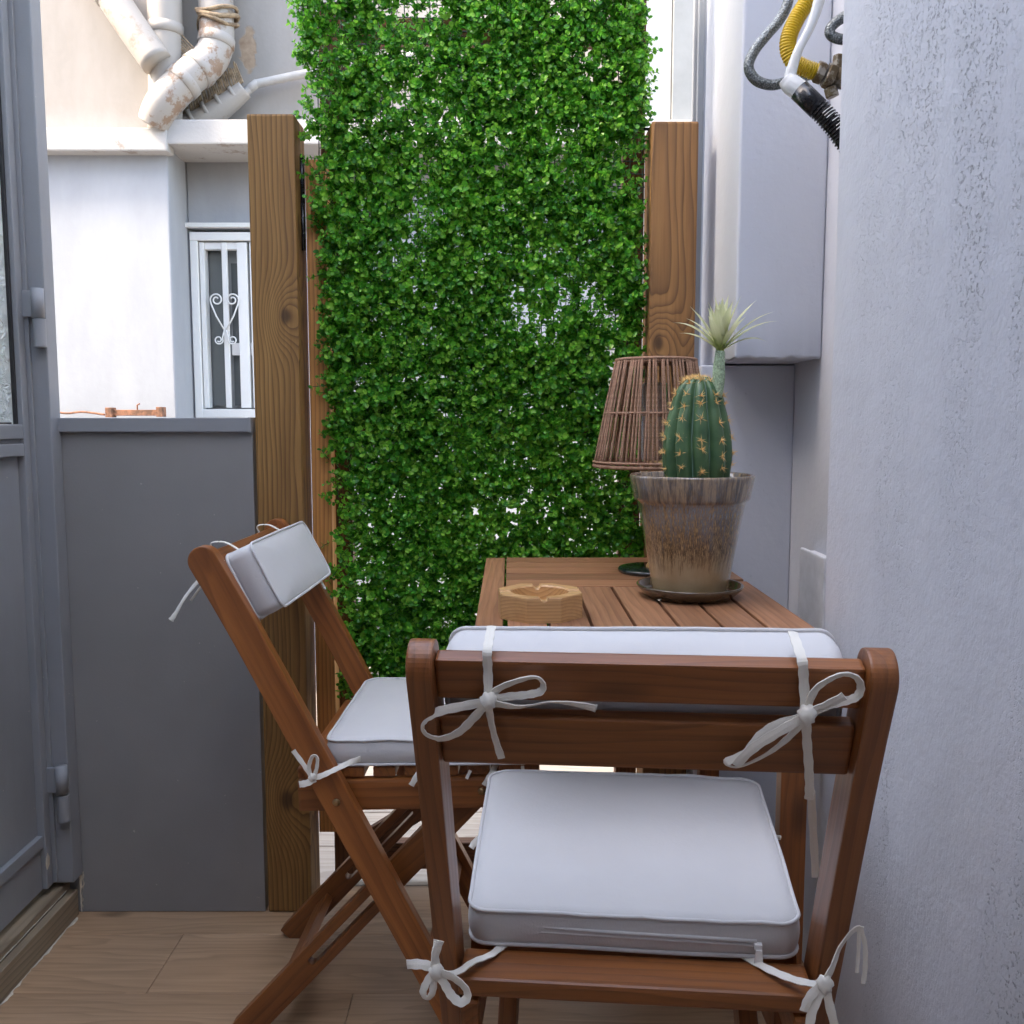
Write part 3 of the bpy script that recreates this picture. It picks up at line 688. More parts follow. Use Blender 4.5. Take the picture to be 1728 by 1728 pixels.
def rib_tube(name, pts, r, pitch, mat, parent, depth=.14, k=24, n=18):
    P = spline(pts, k); Ls = [0]
    for a, b in zip(P, P[1:]): Ls.append(Ls[-1] + (b-a).length)
    tot = Ls[-1]; N = int(tot/pitch*6); Q = []; j = 0
    for i in range(N+1):
        s = tot*i/N
        while j < len(P)-2 and Ls[j+1] < s: j += 1
        Q.append(P[j].lerp(P[j+1], (s-Ls[j])/max(1e-9, Ls[j+1]-Ls[j])))
    return tube(name, Q, lambda f: r*(1 - depth*.5 + depth*.5*math.cos(2*math.pi*f*tot/pitch)), mat, parent, n)
gh = empty('gas_hose', (.41, 1.40, 1.55), 'yellow corrugated gas hose curving into a brass valve', 'hose')
rib_tube('hose', [(.475, 1.42, 1.78), (.455, 1.41, 1.68), (.436, 1.40, 1.632), (.416, 1.40, 1.598), (.406, 1.40, 1.568), (.412, 1.40, 1.545), (.430, 1.40, 1.533), (.453, 1.40, 1.526)], .0125, .0036, plain('yellow_pvc', (.62, .40, .015), .35), gh)
bv = empty('brass_valve', (.465, 1.40, 1.52), 'old paint splashed brass valve at the end of the yellow hose', 'valve')
BR = stained('splashed_brass', (.16, .11, .06), (.40, .36, .30), 60, .5, .58, .4, .8, .5)
def hexnut(name, p, d, r, L, parent):
    d = Vector(d).normalized(); p = Vector(p); return tube(name, [p, p + d*.0015, p + d*(L-.0015), p + d*L], lambda q: r*(.92 if q < .1 or q > .9 else 1), BR, parent, 6, smooth=False)
hexnut('nut', (.448, 1.40, 1.528), (.93, 0, -.33), .0165, .012, bv); hexnut('nut', (.462, 1.40, 1.523), (.93, 0, -.33), .019, .013, bv)
tube('body', [(.47, 1.40, 1.521), (.52, 1.40, 1.51)], .0145, BR, bv, 14); hexnut('spindle', (.480, 1.40, 1.53), (.1, 0, 1), .009, .02, bv); hexnut('drain_plug', (.470, 1.40, 1.505), (.3, 0, -1), .010, .014, bv)
ct = empty('condensate_tube', (.40, 1.36, 1.50), 'clear soft plastic tube ending in a collar above the black hose', 'tube')
t = NT('clear_pvc'); t.set(Base_Color=(.86, .88, .88, 1), Roughness=.22, Transmission_Weight=.45, IOR=1.3); n_ = t.noise(t.coord(), 60, 3); t.bump(n_, .5, .002); MAT['clear'] = t.m
tube('tube', spline([(.452, 1.37, 1.70), (.440, 1.36, 1.625), (.428, 1.36, 1.58), (.410, 1.36, 1.543), (.400, 1.36, 1.512), (.398, 1.36, 1.500)], 6), lambda q: .0072 + .001*math.sin(q*9), MAT['clear'], ct, 12)
tube('collar', spline([(.392, 1.36, 1.503), (.398, 1.358, 1.496), (.408, 1.35, 1.485), (.416, 1.347, 1.476)], 5), lambda q: .0105 + .0035*min(1, q*2.5), MAT['clear'], ct, 16)
bh = empty('black_drain_hose', (.43, 1.34, 1.45), 'black corrugated drain hose running down behind the rough wall', 'hose')
tube('cuff', [(.409, 1.3485, 1.4835), (.434, 1.340, 1.4555)], .0148, MAT['black'], bh, 18)
rib_tube('hose', [(.430, 1.341, 1.460), (.447, 1.337, 1.441), (.466, 1.333, 1.416), (.49, 1.33, 1.37), (.50, 1.33, 1.25)], .0150, .0048, MAT['black'], bh, .20)
bm = bmesh.new(); rnd = random.Random(3)
for k in range(12):
    f = .30 + k*.075; p = Vector((.430, 1.341, 1.460)).lerp(Vector((.466, 1.333, 1.416)), f); a0 = 3.3 + rnd.random()*.5
    d = Vector((.62, -.14, -.77)).normalized(); u = Vector((0, -1, 0)); u = (u - d*u.dot(d)).normalized(); s = d.cross(u)
    add_tube(bm, [p + (u*math.cos(a) + s*math.sin(a))*.0150 for a in [-.8 + .2*j for j in range(3 + rnd.randrange(5))]], .0006, 4)
obj('paint_splash', bm, MAT['puller'], bh)

# ------------------------------------------------------------------ table
tb = empty('folding_table', (.18, 1.47, 0), 'brown slatted wooden table pushed against the right wall', 'table')
TT = MAT['table']; z1 = .750; th = .018
def top(a, b, w, name='slat', z=z1, t_=th, m=TT): return board(name, a, b, w, t_, m, tb, bev=.0016)
zc = z1 - th/2
X0, X1, Y0, YM, Y1 = -.046, .400, 1.136, 1.478, 1.800
o = prism_xz('edge_board', [(X0, Y0), (X0+.037, Y0), (X0+.037, Y1-.004), (X0+.016, Y1-.004), (X0+.004, Y1-.012), (X0, Y1-.03)], 0, th, TT, tb, M=T(0, 0, z1) @ Matrix.Rotation(-math.pi/2, 4, 'X') @ Matrix.Scale(-1, 4, (0, 0, 1)) , bev=0)
bpy.data.objects.remove(o)
top((X0+.0185, Y0, zc), (X0+.0185, Y1-.006, zc), .037, 'edge_board')
xs = [-.005, .052, .109, .166, .223, .280, .337]
for a, b in zip(xs, xs[1:]): top(((a+b)/2, Y0+.017, zc), ((a+b)/2, YM, zc), b-a-.0045)
top((.3695, Y0+.017, zc), (.3695, YM+.05, zc), .060, 'edge_board')
top((-.005, Y0+.008, zc), (X1, Y0+.008, zc), .0150, 'front_rail')
n = 5; p = (Y1 - YM - .004)/n
for k in range(n):
    y = YM + .004 + p*(k+.5); w = p - .0035
    xe = .3695+.030 if k > 0 else .337
    top((-.006 , y, zc), (xe if k > 0 else .337, y, zc), w)
LM = MAT['chair']
def leg(x, y, z=z1-th-.001, w=.036, t_=.022): return board('leg', (x, y, .0), (x, y, z), t_ if False else w, t_, LM, tb, up=(0, 1, 0))
leg(.382, 1.20, w=.036, t_=.024); leg(.380, 1.70, w=.038, t_=.022); leg(.040, 1.792, w=.040, t_=.018); leg(.012, 1.166, w=.02, t_=.02) if False else None
board('apron', (.0, 1.775, .71), (.36, 1.775, .71), .04, .018, LM, tb, up=(0, 1, 0)); board('apron', (.38, 1.22, .71), (.38, 1.68, .71), .018, .04, LM, tb)
board('apron', (-.02, 1.16, .715), (.365, 1.16, .715), .03, .016, LM, tb, up=(0, 1, 0)); board('apron', (-.025, 1.18, .715), (-.025, 1.765, .715), .016, .03, LM, tb)
board('brace', (.395, 1.22, .12), (.395, 1.69, .12), .010, .03, LM, tb)
board('leg', (-.03, 1.165, .70), (-.03, 1.165, .66), .02, .02, LM, tb, up=(0, 1, 0))

# ------------------------------------------------------------------ ashtray
def ashtray():
    o = empty('ashtray', (.042, 1.262, z1), 'octagonal bamboo ashtray with notched rim at the table corner', 'ashtray', rz=R(4))
    bm = bmesh.new(); h = .034; n = 64; ro = .061
    def octo(a, r):
        k = (a + math.pi/8) % (math.pi/4) - math.pi/8; return r*math.cos(math.pi/8)/math.cos(k)
    def notch(a): 
        k = (a + math.pi/4) % (math.pi/2) - math.pi/4
        return max(0, 1-(k*r_n/.0055)**2)**.5*.0048 if abs(k*r_n) < .0055 else 0
    angs = []
    for q in range(4):
        b = q*math.pi/2
        angs += [b + d for d in (-.155, -.13, -.10, -.06, 0, .06, .10, .13, .155)] + [b + math.pi/8 + .0, b + math.pi/8*1.5, b + math.pi/4, b + math.pi/8*2.5, b + math.pi/8*3]
    angs = sorted(a % (2*math.pi) for a in angs); n = len(angs)
    prof = [(0, 0, 'o'), (1, 0, 'o'), (1, .0, 'o'), (1, h-.0015, 'o'), (.985, h, 'o'), (.042, h, 'i'), (.040, h-.002, 'i'), (.038, .012, 'i'), (.033, .007, 'i'), (0, .007, 'i')]
    rings = []
    for f, z, k in prof:
        if f == 0: rings.append([bm.verts.new((0, 0, z))]); continue
        ring = []
        for a in angs:
            r = octo(a, ro)*f if k == 'o' else f; zz = z
            if z > h-.003:
                r_n = r; zz = z - notch(a)
            ring.append(bm.verts.new((r*math.cos(a), r*math.sin(a), zz)))
        rings.append(ring)
    for A, B in zip(rings, rings[1:]):
        for j in range(n):
            k = (j+1) % n
            if len(A) == 1: bm.faces.new((A[0], B[j], B[k]))
            elif len(B) == 1: bm.faces.new((A[j], A[k], B[0]))
            else:
                try: bm.faces.new((A[j], A[k], B[k], B[j]))
                except ValueError: pass
    bmesh.ops.remove_doubles(bm, verts=bm.verts[:], dist=1e-6)
    obj('body', bm, MAT['bamboo'], o, W[o.name])
ashtray()

# ------------------------------------------------------------------ saucer, pot, cactus
PXc, PYc = .277, 1.395
def glaze():
    t = NT('drip_glazed_stoneware'); c = t.coord(); x, y, z = t.sep(c)
    a = t.math('ARCTAN2', y, x)
    sv = t.comb(t.math('MULTIPLY', a, 1.0), t.math('MULTIPLY', z, 1.0), 0.0)
    st = t.noise(t.map(sv, (14, 16, 1)), 1.0, 5, .7, .3); fine = t.noise(t.map(sv, (60, 110, 1)), 1.0, 5, .75); blot = t.noise(c, 16, 4, .6)
    # dark iron runs over tan; pale grey-blue mottling towards the top
    hz = t.math('ADD', z, t.math('MULTIPLY', t.math('SUBTRACT', st, .5), .10))
    tan = t.mix(t.rng(fine, .35, .65), (.44, .28, .13), (.20, .11, .045))
    body = t.mix(t.rng(hz, .045, .085), t.mix(t.rng(blot, .3, .7), (.40, .30, .175), (.30, .20, .105)), tan)
    mott = t.rng(t.math('ADD', fine, t.math('MULTIPLY', st, .45)), .66, .74)
    body = t.mix(t.math('MULTIPLY', mott, t.rng(hz, .04, .07, 0, .9)), body, (.045, .026, .013))
    mil = t.math('MULTIPLY', t.rng(hz, .075, .135), t.rng(t.math('ADD', st, t.math('MULTIPLY', blot, .5)), .60, .82))
    body = t.mix(t.math('MULTIPLY', t.math('MULTIPLY', mil, t.rng(fine, .40, .58)), .75), body, (.36, .40, .44))
    rim = t.rng(z, .139, .142)
    rimc = t.mix(t.rng(st, .42, .56), (.34, .25, .17), (.06, .04, .03))
    body = t.mix(t.math('MULTIPLY', rim, .7), body, rimc)
    t.set(Base_Color=body, Roughness=.12, Coat_Weight=.9, Coat_Roughness=.04); t.bump(t.math('ADD', st, fine), .25, .0012); return t.m
MAT['glaze'] = glaze()
sa = empty('saucer', (PXc, PYc, z1), 'brown glazed saucer under the flower pot', 'saucer')
t = NT('brown_glaze'); n_ = t.noise(t.coord(), 40, 4); t.set(Base_Color=t.mix(t.rng(n_, .3, .7), (.060, .038, .020), (.115, .078, .042)), Roughness=.16, Coat_Weight=.7, Coat_Roughness=.05); MAT['saucer'] = t.m
lathe('dish', [(0, .002), (.058, .002), (.060, .0), (.064, .0), (.069, .005), (.079, .014), (.0815, .019), (.080, .0205), (.077, .0195), (.072, .011), (.066, .007), (0, .007)], MAT['saucer'], sa, W[sa.name], 64)
pz = z1 + .008
po = empty('flower_pot', (PXc, PYc, pz), 'brown and grey drip glazed ceramic pot on a saucer', 'pot')
H = .180
lathe('body', [(0, 0), (.052, 0), (.057, .003), (.0585, .010), (.064, .045), (.072, .09), (.0805, .136), (.082, .1395), (.086, .142), (.088, .146), (.0905, .160), (.0935, .1755), (.0935, .1795), (.0915, .1805), (.0885, .1785), (.086, .165), (.080, .135), (.066, .06), (0, .055)], MAT['glaze'], po, W[po.name], 72)
lathe('soil', [(.0835, .150), (.06, .153), (0, .154)], plain('potting_soil', (.05, .035, .025), .95, 0, 90, .4, .9, .004), po, W[po.name], 40)
ca = empty('cactus', (PXc + .007, PYc, pz + .150), 'ribbed green cactus with orange spines and one pale flower', 'cactus')
def cactus():
    t = NT('cactus_skin'); n_ = t.noise(t.coord(), 28, 4, .6); vc = t.n.new('ShaderNodeVertexColor'); vc.layer_name = 'groove'
    f_, _, _ = t.sep(vc.outputs[0]) if False else (None, None, None)
    s = t.n.new('ShaderNodeSeparateColor'); t.l.new(vc.outputs['Color'], s.inputs[0])
    col = t.mix(t.rng(n_, .3, .7), (.035, .095, .042), (.080, .155, .066))
    col = t.mix(t.rng(s.outputs[0], .72, 1.1), col, (.34, .48, .46))
    t.set(Base_Color=col, Roughness=.38, Subsurface_Weight=0.0); t.bump(n_, .3, .001)
    Hc, Rm, ribs, nz, na = .180, .0505, 10, 44, 154
    bm = bmesh.new(); lay = bm.loops.layers.color.new('groove'); G_ = {}; rings = []
    def rad(u): return Rm*((.80 + .20*math.sin(math.pi*min(1, u*1.35+.02)))*(1 if u < .60 else math.sqrt(max(0, 1-((u-.60)/.40)**2.6))) )
    for i in range(nz+1):
        u = i/nz; ring = []
        for j in range(na):
            a = 2*math.pi*j/na; ph = a*ribs + .9*math.sin(u*1.7); g = abs(math.sin(ph/2))  # 0 groove, 1 crest
            rr = rad(u)*(1 - .26*(1-g)**1.9) + .0012*noise.noise(Vector((a*3, u*6, 0)))
            x_ = rr*math.cos(a)*1.04 + .006*(u-.5)**2; v = bm.verts.new((x_, rr*math.sin(a), u*Hc)); G_[v] = 1-g; ring.append(v)
            if i == nz: v.co = Vector((.0, 0, Hc - .001)) + (v.co - Vector((0, 0, Hc)))*.5
        rings.append(ring)
    for A, B in zip(rings, rings[1:]):
        for j in range(na):
            f = bm.faces.new((A[j], A[(j+1) % na], B[(j+1) % na], B[j]))
    bm.faces.new(rings[-1]); bm.faces.new(rings[0][::-1])
    for f in bm.faces:
        for l in f.loops: g = G_[l.vert]; l[lay] = (g, g, g, 1)
    obj('body', bm, t.m, ca, W[ca.name], True)
    # areoles: clusters of orange spines along the rib crests
    sm = plain('orange_spines', (.88, .58, .24), .7); bm = bmesh.new(); rr_ = random.Random(5)
    def spine(p, d, L):
        d = d.normalized(); s = d.orthogonal().normalized()*.0007; c2 = d.cross(s)
        a, b, c = bm.verts.new(p+s), bm.verts.new(p - s*.5 + c2*.9), bm.verts.new(p - s*.5 - c2*.9); e = bm.verts.new(p + d*L)
        for q in ((a, b, e), (b, c, e), (c, a, e)): bm.faces.new(q)
    clusters = []
    for k in range(ribs):
        for u0 in (.10, .23, .36, .49, .62, .74, .85, .93):
            u = u0 + rr_.uniform(-.03, .03); a = (math.pi*(2*k+1) - .9*math.sin(u*1.7))/ribs
            r = rad(u); p = Vector((r*math.cos(a)*1.04 + .006*(u-.5)**2, r*math.sin(a), u*Hc)); n0 = Vector((math.cos(a), math.sin(a), .2 + max(0, u-.6)*2.5)).normalized(); clusters.append((p, n0))
    for p, n0 in clusters:
        for q in range(rr_.randint(14, 24)):
            d = n0*.45 + Vector([rr_.gauss(0, 1) for _ in range(3)])*.55; spine(p - n0*.0008, d, rr_.uniform(.005, .013))
        for q in range(8): spine(p - n0*.001, Vector([rr_.gauss(0, 1) for _ in range(3)]) + n0*.3, .003)
    for q in range(420):
        a = rr_.uniform(0, 6.28); r = .019*math.sqrt(rr_.random()); p = Vector((r*math.cos(a)-.002, r*math.sin(a), Hc - .003 - r*.25)); spine(p, Vector((rr_.gauss(0, .6), rr_.gauss(0, .6), 1)), rr_.uniform(.003, .009))
    s_ = obj('spines', bm, sm, ca, W[ca.name]); s_['kind'] = 'stuff'
    # flower
    Mf = W[ca.name]
    base = Vector((.024, -.018, .146)); topp = Vector((.0285, -.016, .214))
    fm = plain('hairy_flower_stalk', (.30, .40, .26), .8, 0, 300, .5, .8, .002)
    tube('flower_stalk', spline([base, base.lerp(topp, .35) + Vector((.001, 0, 0)), base.lerp(topp, .7), topp], 5), lambda q: .0078 + .0016*math.sin(q*4), fm, ca, 12, M=Mf)
    bm2 = bmesh.new()
    bm = bm2
    for q in range(300):
        f = rr_.random(); a = rr_.uniform(0, 6.28); ax = base.lerp(topp, f); n0 = Vector((math.cos(a), math.sin(a), 0)); spine2 = n0 + Vector((0, 0, .9))
        p = ax + n0*.0068; d = spine2.normalized(); s = d.orthogonal().normalized()*.0004; c2 = d.cross(s)
        A, B, C_, E_ = bm.verts.new(p+s), bm.verts.new(p-s*.5+c2), bm.verts.new(p-s*.5-c2), bm.verts.new(p + d*rr_.uniform(.002, .005))
        for w_ in ((A, B, E_), (B, C_, E_), (C_, A, E_)): bm.faces.new(w_)
    st = obj('stalk_hairs', bm, plain('pale_hairs', (.55, .60, .48), .9), ca, Mf); st['kind'] = 'stuff'
    pm = NT('cream_petals'); c = pm.coord(); x, y, z = pm.sep(c)
    col = pm.mix(pm.rng(x, .0, .030), (.60, .70, .18), (.90, .91, .70)); nn = pm.noise(pm.map(c, (20, 300, 20)), 1.0, 3)
    col = pm.mix(pm.math('MULTIPLY', pm.rng(nn, .4, .7), .25), col, (.52, .58, .26))
    pm.set(Base_Color=col, Roughness=.5); tr = pm.n.new('ShaderNodeBsdfTranslucent'); pm.l.new(col, tr.inputs[0]); ms = pm.n.new('ShaderNodeMixShader'); ms.inputs[0].default_value = .35
    pm.l.new(pm.b.outputs[0], ms.inputs[1]); pm.l.new(tr.outputs[0], ms.inputs[2]); pm.l.new(ms.outputs[0], pm.n['Material Output'].inputs[0])
    def petal(az, el, L, w, curl):
        bm = bmesh.new(); n = 9; rows = []; w = w*1.75; L = L*1.22; x_ = 0; z_ = 0; ang = el
        for i in range(n+1):
            f = i/n; ww = w*(.30 + .70*math.sin(math.pi*min(1, f*.95 + .10))**.8)*(1 - .97*max(0, (f-.72)/.28)**1.3)
            rows.append([bm.verts.new((x_, ww/2, z_ + ww*.16)), bm.verts.new((x_, 0, z_)), bm.verts.new((x_, -ww/2, z_ + ww*.16))])
            ang2 = -curl*f*f; x_ += L/n*math.cos(ang2); z_ += L/n*math.sin(ang2)
        for A, B in zip(rows, rows[1:]):
            for j in range(2): bm.faces.new((A[j], A[j+1], B[j+1], B[j]))
        bmesh.ops.solidify(bm, geom=bm.faces[:], thickness=.0005)
        M = Mf @ Matrix.Translation(topp - Vector((0, 0, .001))) @ Matrix.Rotation(az, 4, 'Z') @ Matrix.Rotation(-el, 4, 'Y')
        obj('petal', bm, pm.m, ca, M, True)
    for az, el, L, w, curl in [(180, 50, .066, .0085, .3), (186, 68, .062, .010, .2), (172, 38, .070, .0085, 1.2), (188, 26, .058, .006, 1.0), (200, 80, .066, .009, .15), (262, 70, .060, .010, .25),
                               (268, 84, .064, .010, .1), (300, 66, .062, .010, .3), (350, 64, .072, .009, .2), (5, 52, .078, .009, .5), (352, 38, .080, .008, .8), (10, 30, .086, .0075, .95), (358, 22, .060, .007, 1.5),
                               (60, 60, .060, .010, .3), (120, 62, .060, .010, .3), (150, 44, .062, .009, .7), (95, 80, .062, .010, .1), (225, 52, .050, .009, .4), (320, 48, .052, .009, .5), (240, 60, .058, .009, .2), (30, 74, .070, .009, .2)]:
        petal(R(az), R(min(84, el + 9)), L, w, curl*.8)
cactus()

# ------------------------------------------------------------------ table lamp with cord shade
LX, LY = .256, 1.625
la = empty('table_lamp', (LX, LY, z1), 'small table lamp with brown corded conical shade behind the cactus', 'lamp')
t = NT('black_gloss'); t.set(Base_Color=(.012, .018, .020, 1), Roughness=.08, Coat_Weight=.5); MAT['gloss'] = t.m
lathe('base', [(0, 0), (.060, 0), (.062, .002), (.062, .006), (.060, .008), (.010, .009), (0, .009)], MAT['gloss'], la, W[la.name], 56)
lathe('stem', [(.012, .008), (.012, .012), (.009, .016), (.009, .165), (.014, .170), (.014, .20), (0, .20)], MAT['bamboo'], la, W[la.name], 20)
cord = NT('brown_cord'); cc = cord.coord(); cx_, cy_, cz_ = cord.sep(cc)
tw = cord.math('SINE', cord.math('MULTIPLY', cord.math('ADD', cz_, cord.math('MULTIPLY', cord.math('ADD', cx_, cy_), .8)), 2600.0)); cn = cord.noise(cc, 200, 3)
cord.set(Base_Color=cord.mix(cord.rng(cn, .3, .7), (.26, .135, .080), (.42, .25, .165)), Roughness=.8); cord.bump(tw, .5, .0006)
zb, zt, rb, rt = .190, .374, .106, .069
sh = lathe('shade', [(rt-.004, zt+.001), (rt-.003, zt+.003), (.020, zt+.003), (.020, zt+.001), (rt-.004, zt+.001)], MAT['gloss'], la, W[la.name], 40)
def ringp(r, z, n=56): return [(r*math.cos(2*math.pi*j/n), r*math.sin(2*math.pi*j/n), z) for j in range(n)]
for r_, z_, q in ((rb, zb, .0034), (rb+.001, zb+.007, .0022), (rt, zt, .003), (rt, zt-.004, .002), ((rb*.5+rt*.5)+.001, (zb+zt)/2, .0020), ((rb*.515+rt*.485)-.0035, (zb+zt)/2-.004, .0016)):
    tube('hoop', ringp(r_, z_), q, cord.m, sh, 8, True, M=W[la.name])
rod_me = None; NR = 84
for k in range(NR):
    if rod_me is None:
        bm = bmesh.new(); add_tube(bm, spline([(rb, 0, zb), ((rb+rt)/2 + .001, 0, (zb+zt)/2), (rt, 0, zt)], 3), .00195, 6); rod_me = mesh_from_bm('rod', bm, cord.m, True)
    o = bpy.data.objects.new('rod', rod_me); pair = (k//2)*2*2*math.pi/NR + (k % 2)*2*math.pi/NR*.8
    link(o, W[la.name] @ Matrix.Rotation(pair, 4, 'Z') @ Matrix.Rotation(R(random.uniform(-1.2, 1.2)), 4, 'X'), sh)
t = NT('smoked_diffuser'); t.set(Base_Color=(.75, .75, .75, 1), Roughness=.15, Transmission_Weight=.9, IOR=1.2); MAT['diff'] = t.m
lathe('diffuser', [(.022, .20), (.024, .205), (.024, .33), (.020, .335)], MAT['diff'], la, W[la.name], 24)

# ------------------------------------------------------------------ cushions
def cushion_mesh(w, d, t, puff, corner, mat, M, name, parent, wr=.0015, seed=0, front_w=None):
    """w along x, d along y, t along z, resting on z=0; rounded corners, puffed faces, welt seams"""
    fw = front_w or w
    def outline(n=14):
        pts = []
        for cx, cy, a0 in ((1, 1, 0), (-1, 1, 90), (-1, -1, 180), (1, -1, 270)):
            hw = (fw if cy > 0 else w)/2
            for k in range(n+1):
                a = R(a0 + 90*k/n); pts.append((cx*(hw-corner) + corner*math.cos(a), cy*(d/2-corner) + corner*math.sin(a)))
        out = []
        for i in range(len(pts)):
            a, b = Vector(pts[i]), Vector(pts[(i+1) % len(pts)]); L = (b-a).length; m = max(1, int(L/.02))
            for k in range(m): out.append(a.lerp(b, k/m))
        return out
    O = outline(6); bm = bmesh.new(); N = len(O); off = Vector((seed*3.1, seed*1.7, seed))
    def pt(p, f, z):
        v = Vector((p.x*f, p.y*f, z)); return v
    rings = []
    K = 12
    def zsurf(f): return puff*(1 - f**3.2)
    # bottom centre outwards, side, top back to centre
    seq = [(k/K, 'b') for k in range(1, K+1)] + [(1, 's%d' % k) for k in range(1, 6)] + [(1 - k/K, 't') for k in range(0, K)]
    for f, kd in seq:
        ring = []
        for p in O:
            if kd == 'b': v = Vector((p.x*f, p.y*f, .0 - zsurf(f)*.15 + .002*f**6))
            elif kd[0] == 's':
                q = int(kd[1])/6; bl = .004*math.sin(math.pi*q) + .0012*noise.noise(Vector((p.x*18, p.y*18, q*2)) + off); n2 = p.normalized(); v = Vector((p.x + n2.x*bl, p.y + n2.y*bl, .002 + (t-.002)*q))
            else: v = Vector((p.x*f, p.y*f, t + zsurf(f) + wr*noise.noise(Vector((p.x*f*9, p.y*f*9, 0)) + off)*(1 - .3*f) + wr*.55*f**8*noise.noise(Vector((p.x*35, p.y*35, 3)) + off)))
            v.z += .0013*noise.noise(Vector((p.x*8, p.y*8, 5)) + off)*(f**4)
            ring.append(bm.verts.new(v))
        rings.append(ring)
    for A, B in zip(rings, rings[1:]):
        for j in range(N): bm.faces.new((A[j], A[(j+1) % N], B[(j+1) % N], B[j]))
    bm.faces.new(rings[0][::-1]); bm.faces.new(rings[-1])
    edge_t = [v.co.copy() for v in rings[K+5]]; edge_b = [v.co.copy() for v in rings[K-1]]
    obj(name, bm, mat, parent, M, True)
    for E_ in (edge_t, edge_b): tube('piping', [e + Vector((e.x, e.y, 0)).normalized()*.0012 for e in E_], .0023, mat, parent, 8, True, M=M)
def Rz(a): return Matrix.Rotation(a, 4, 'Z')

# ------------------------------------------------------------------ folding chairs
def rounded_leg(name, p_top, p_bot, w, t, parent, M, mat, round_top=True, bow=.010, slot=None):
    """side profile in local y,z (given as points), thickness t along x; head rounded, slight bow"""
    a, b = Vector(p_bot), Vector(p_top); L = (b-a).length; out = []
    n = 14
    def cen(s): return bow*math.sin(math.pi*s/L)*0 + bow*(max(0, s-L*.78)/(L*.22))**2
    for i in range(n+1):
        s = L*i/n*(1 - (w/2)/L if round_top else 1); out.append((s, -w/2 + cen(s)))
    if round_top:
        for k in range(1, 18):
            th_ = -math.pi/2 + math.pi*k/18; out.append((L - w/2 + w/2*math.cos(th_), w/2*math.sin(th_) + cen(L-w/2)))
    for i in range(n, -1, -1):
        s = L*i/n*(1 - (w/2)/L if round_top else 1); out.append((s, w/2 + cen(s)))
    holes = ()
    if slot:
        s0, s1, r = slot; h = []
        for k in range(9): th_ = -math.pi/2 + math.pi*k/8; h.append((s1 + r*math.cos(th_), r*math.sin(th_)))
        for k in range(9): th_ = math.pi/2 + math.pi*k/8; h.append((s0 + r*math.cos(th_), r*math.sin(th_)))
        holes = (h,)
    d = (b-a).normalized(); F_ = Matrix((d, Vector((1, 0, 0)), -Vector((1, 0, 0)).cross(d))).transposed().to_4x4(); F_.translation = a
    # local x along the leg, local y = chair x (thickness), local z across
    return prism_xz(name, out, -t/2, t/2, mat, parent, M=M @ F_, bev=.0022, holes=holes)
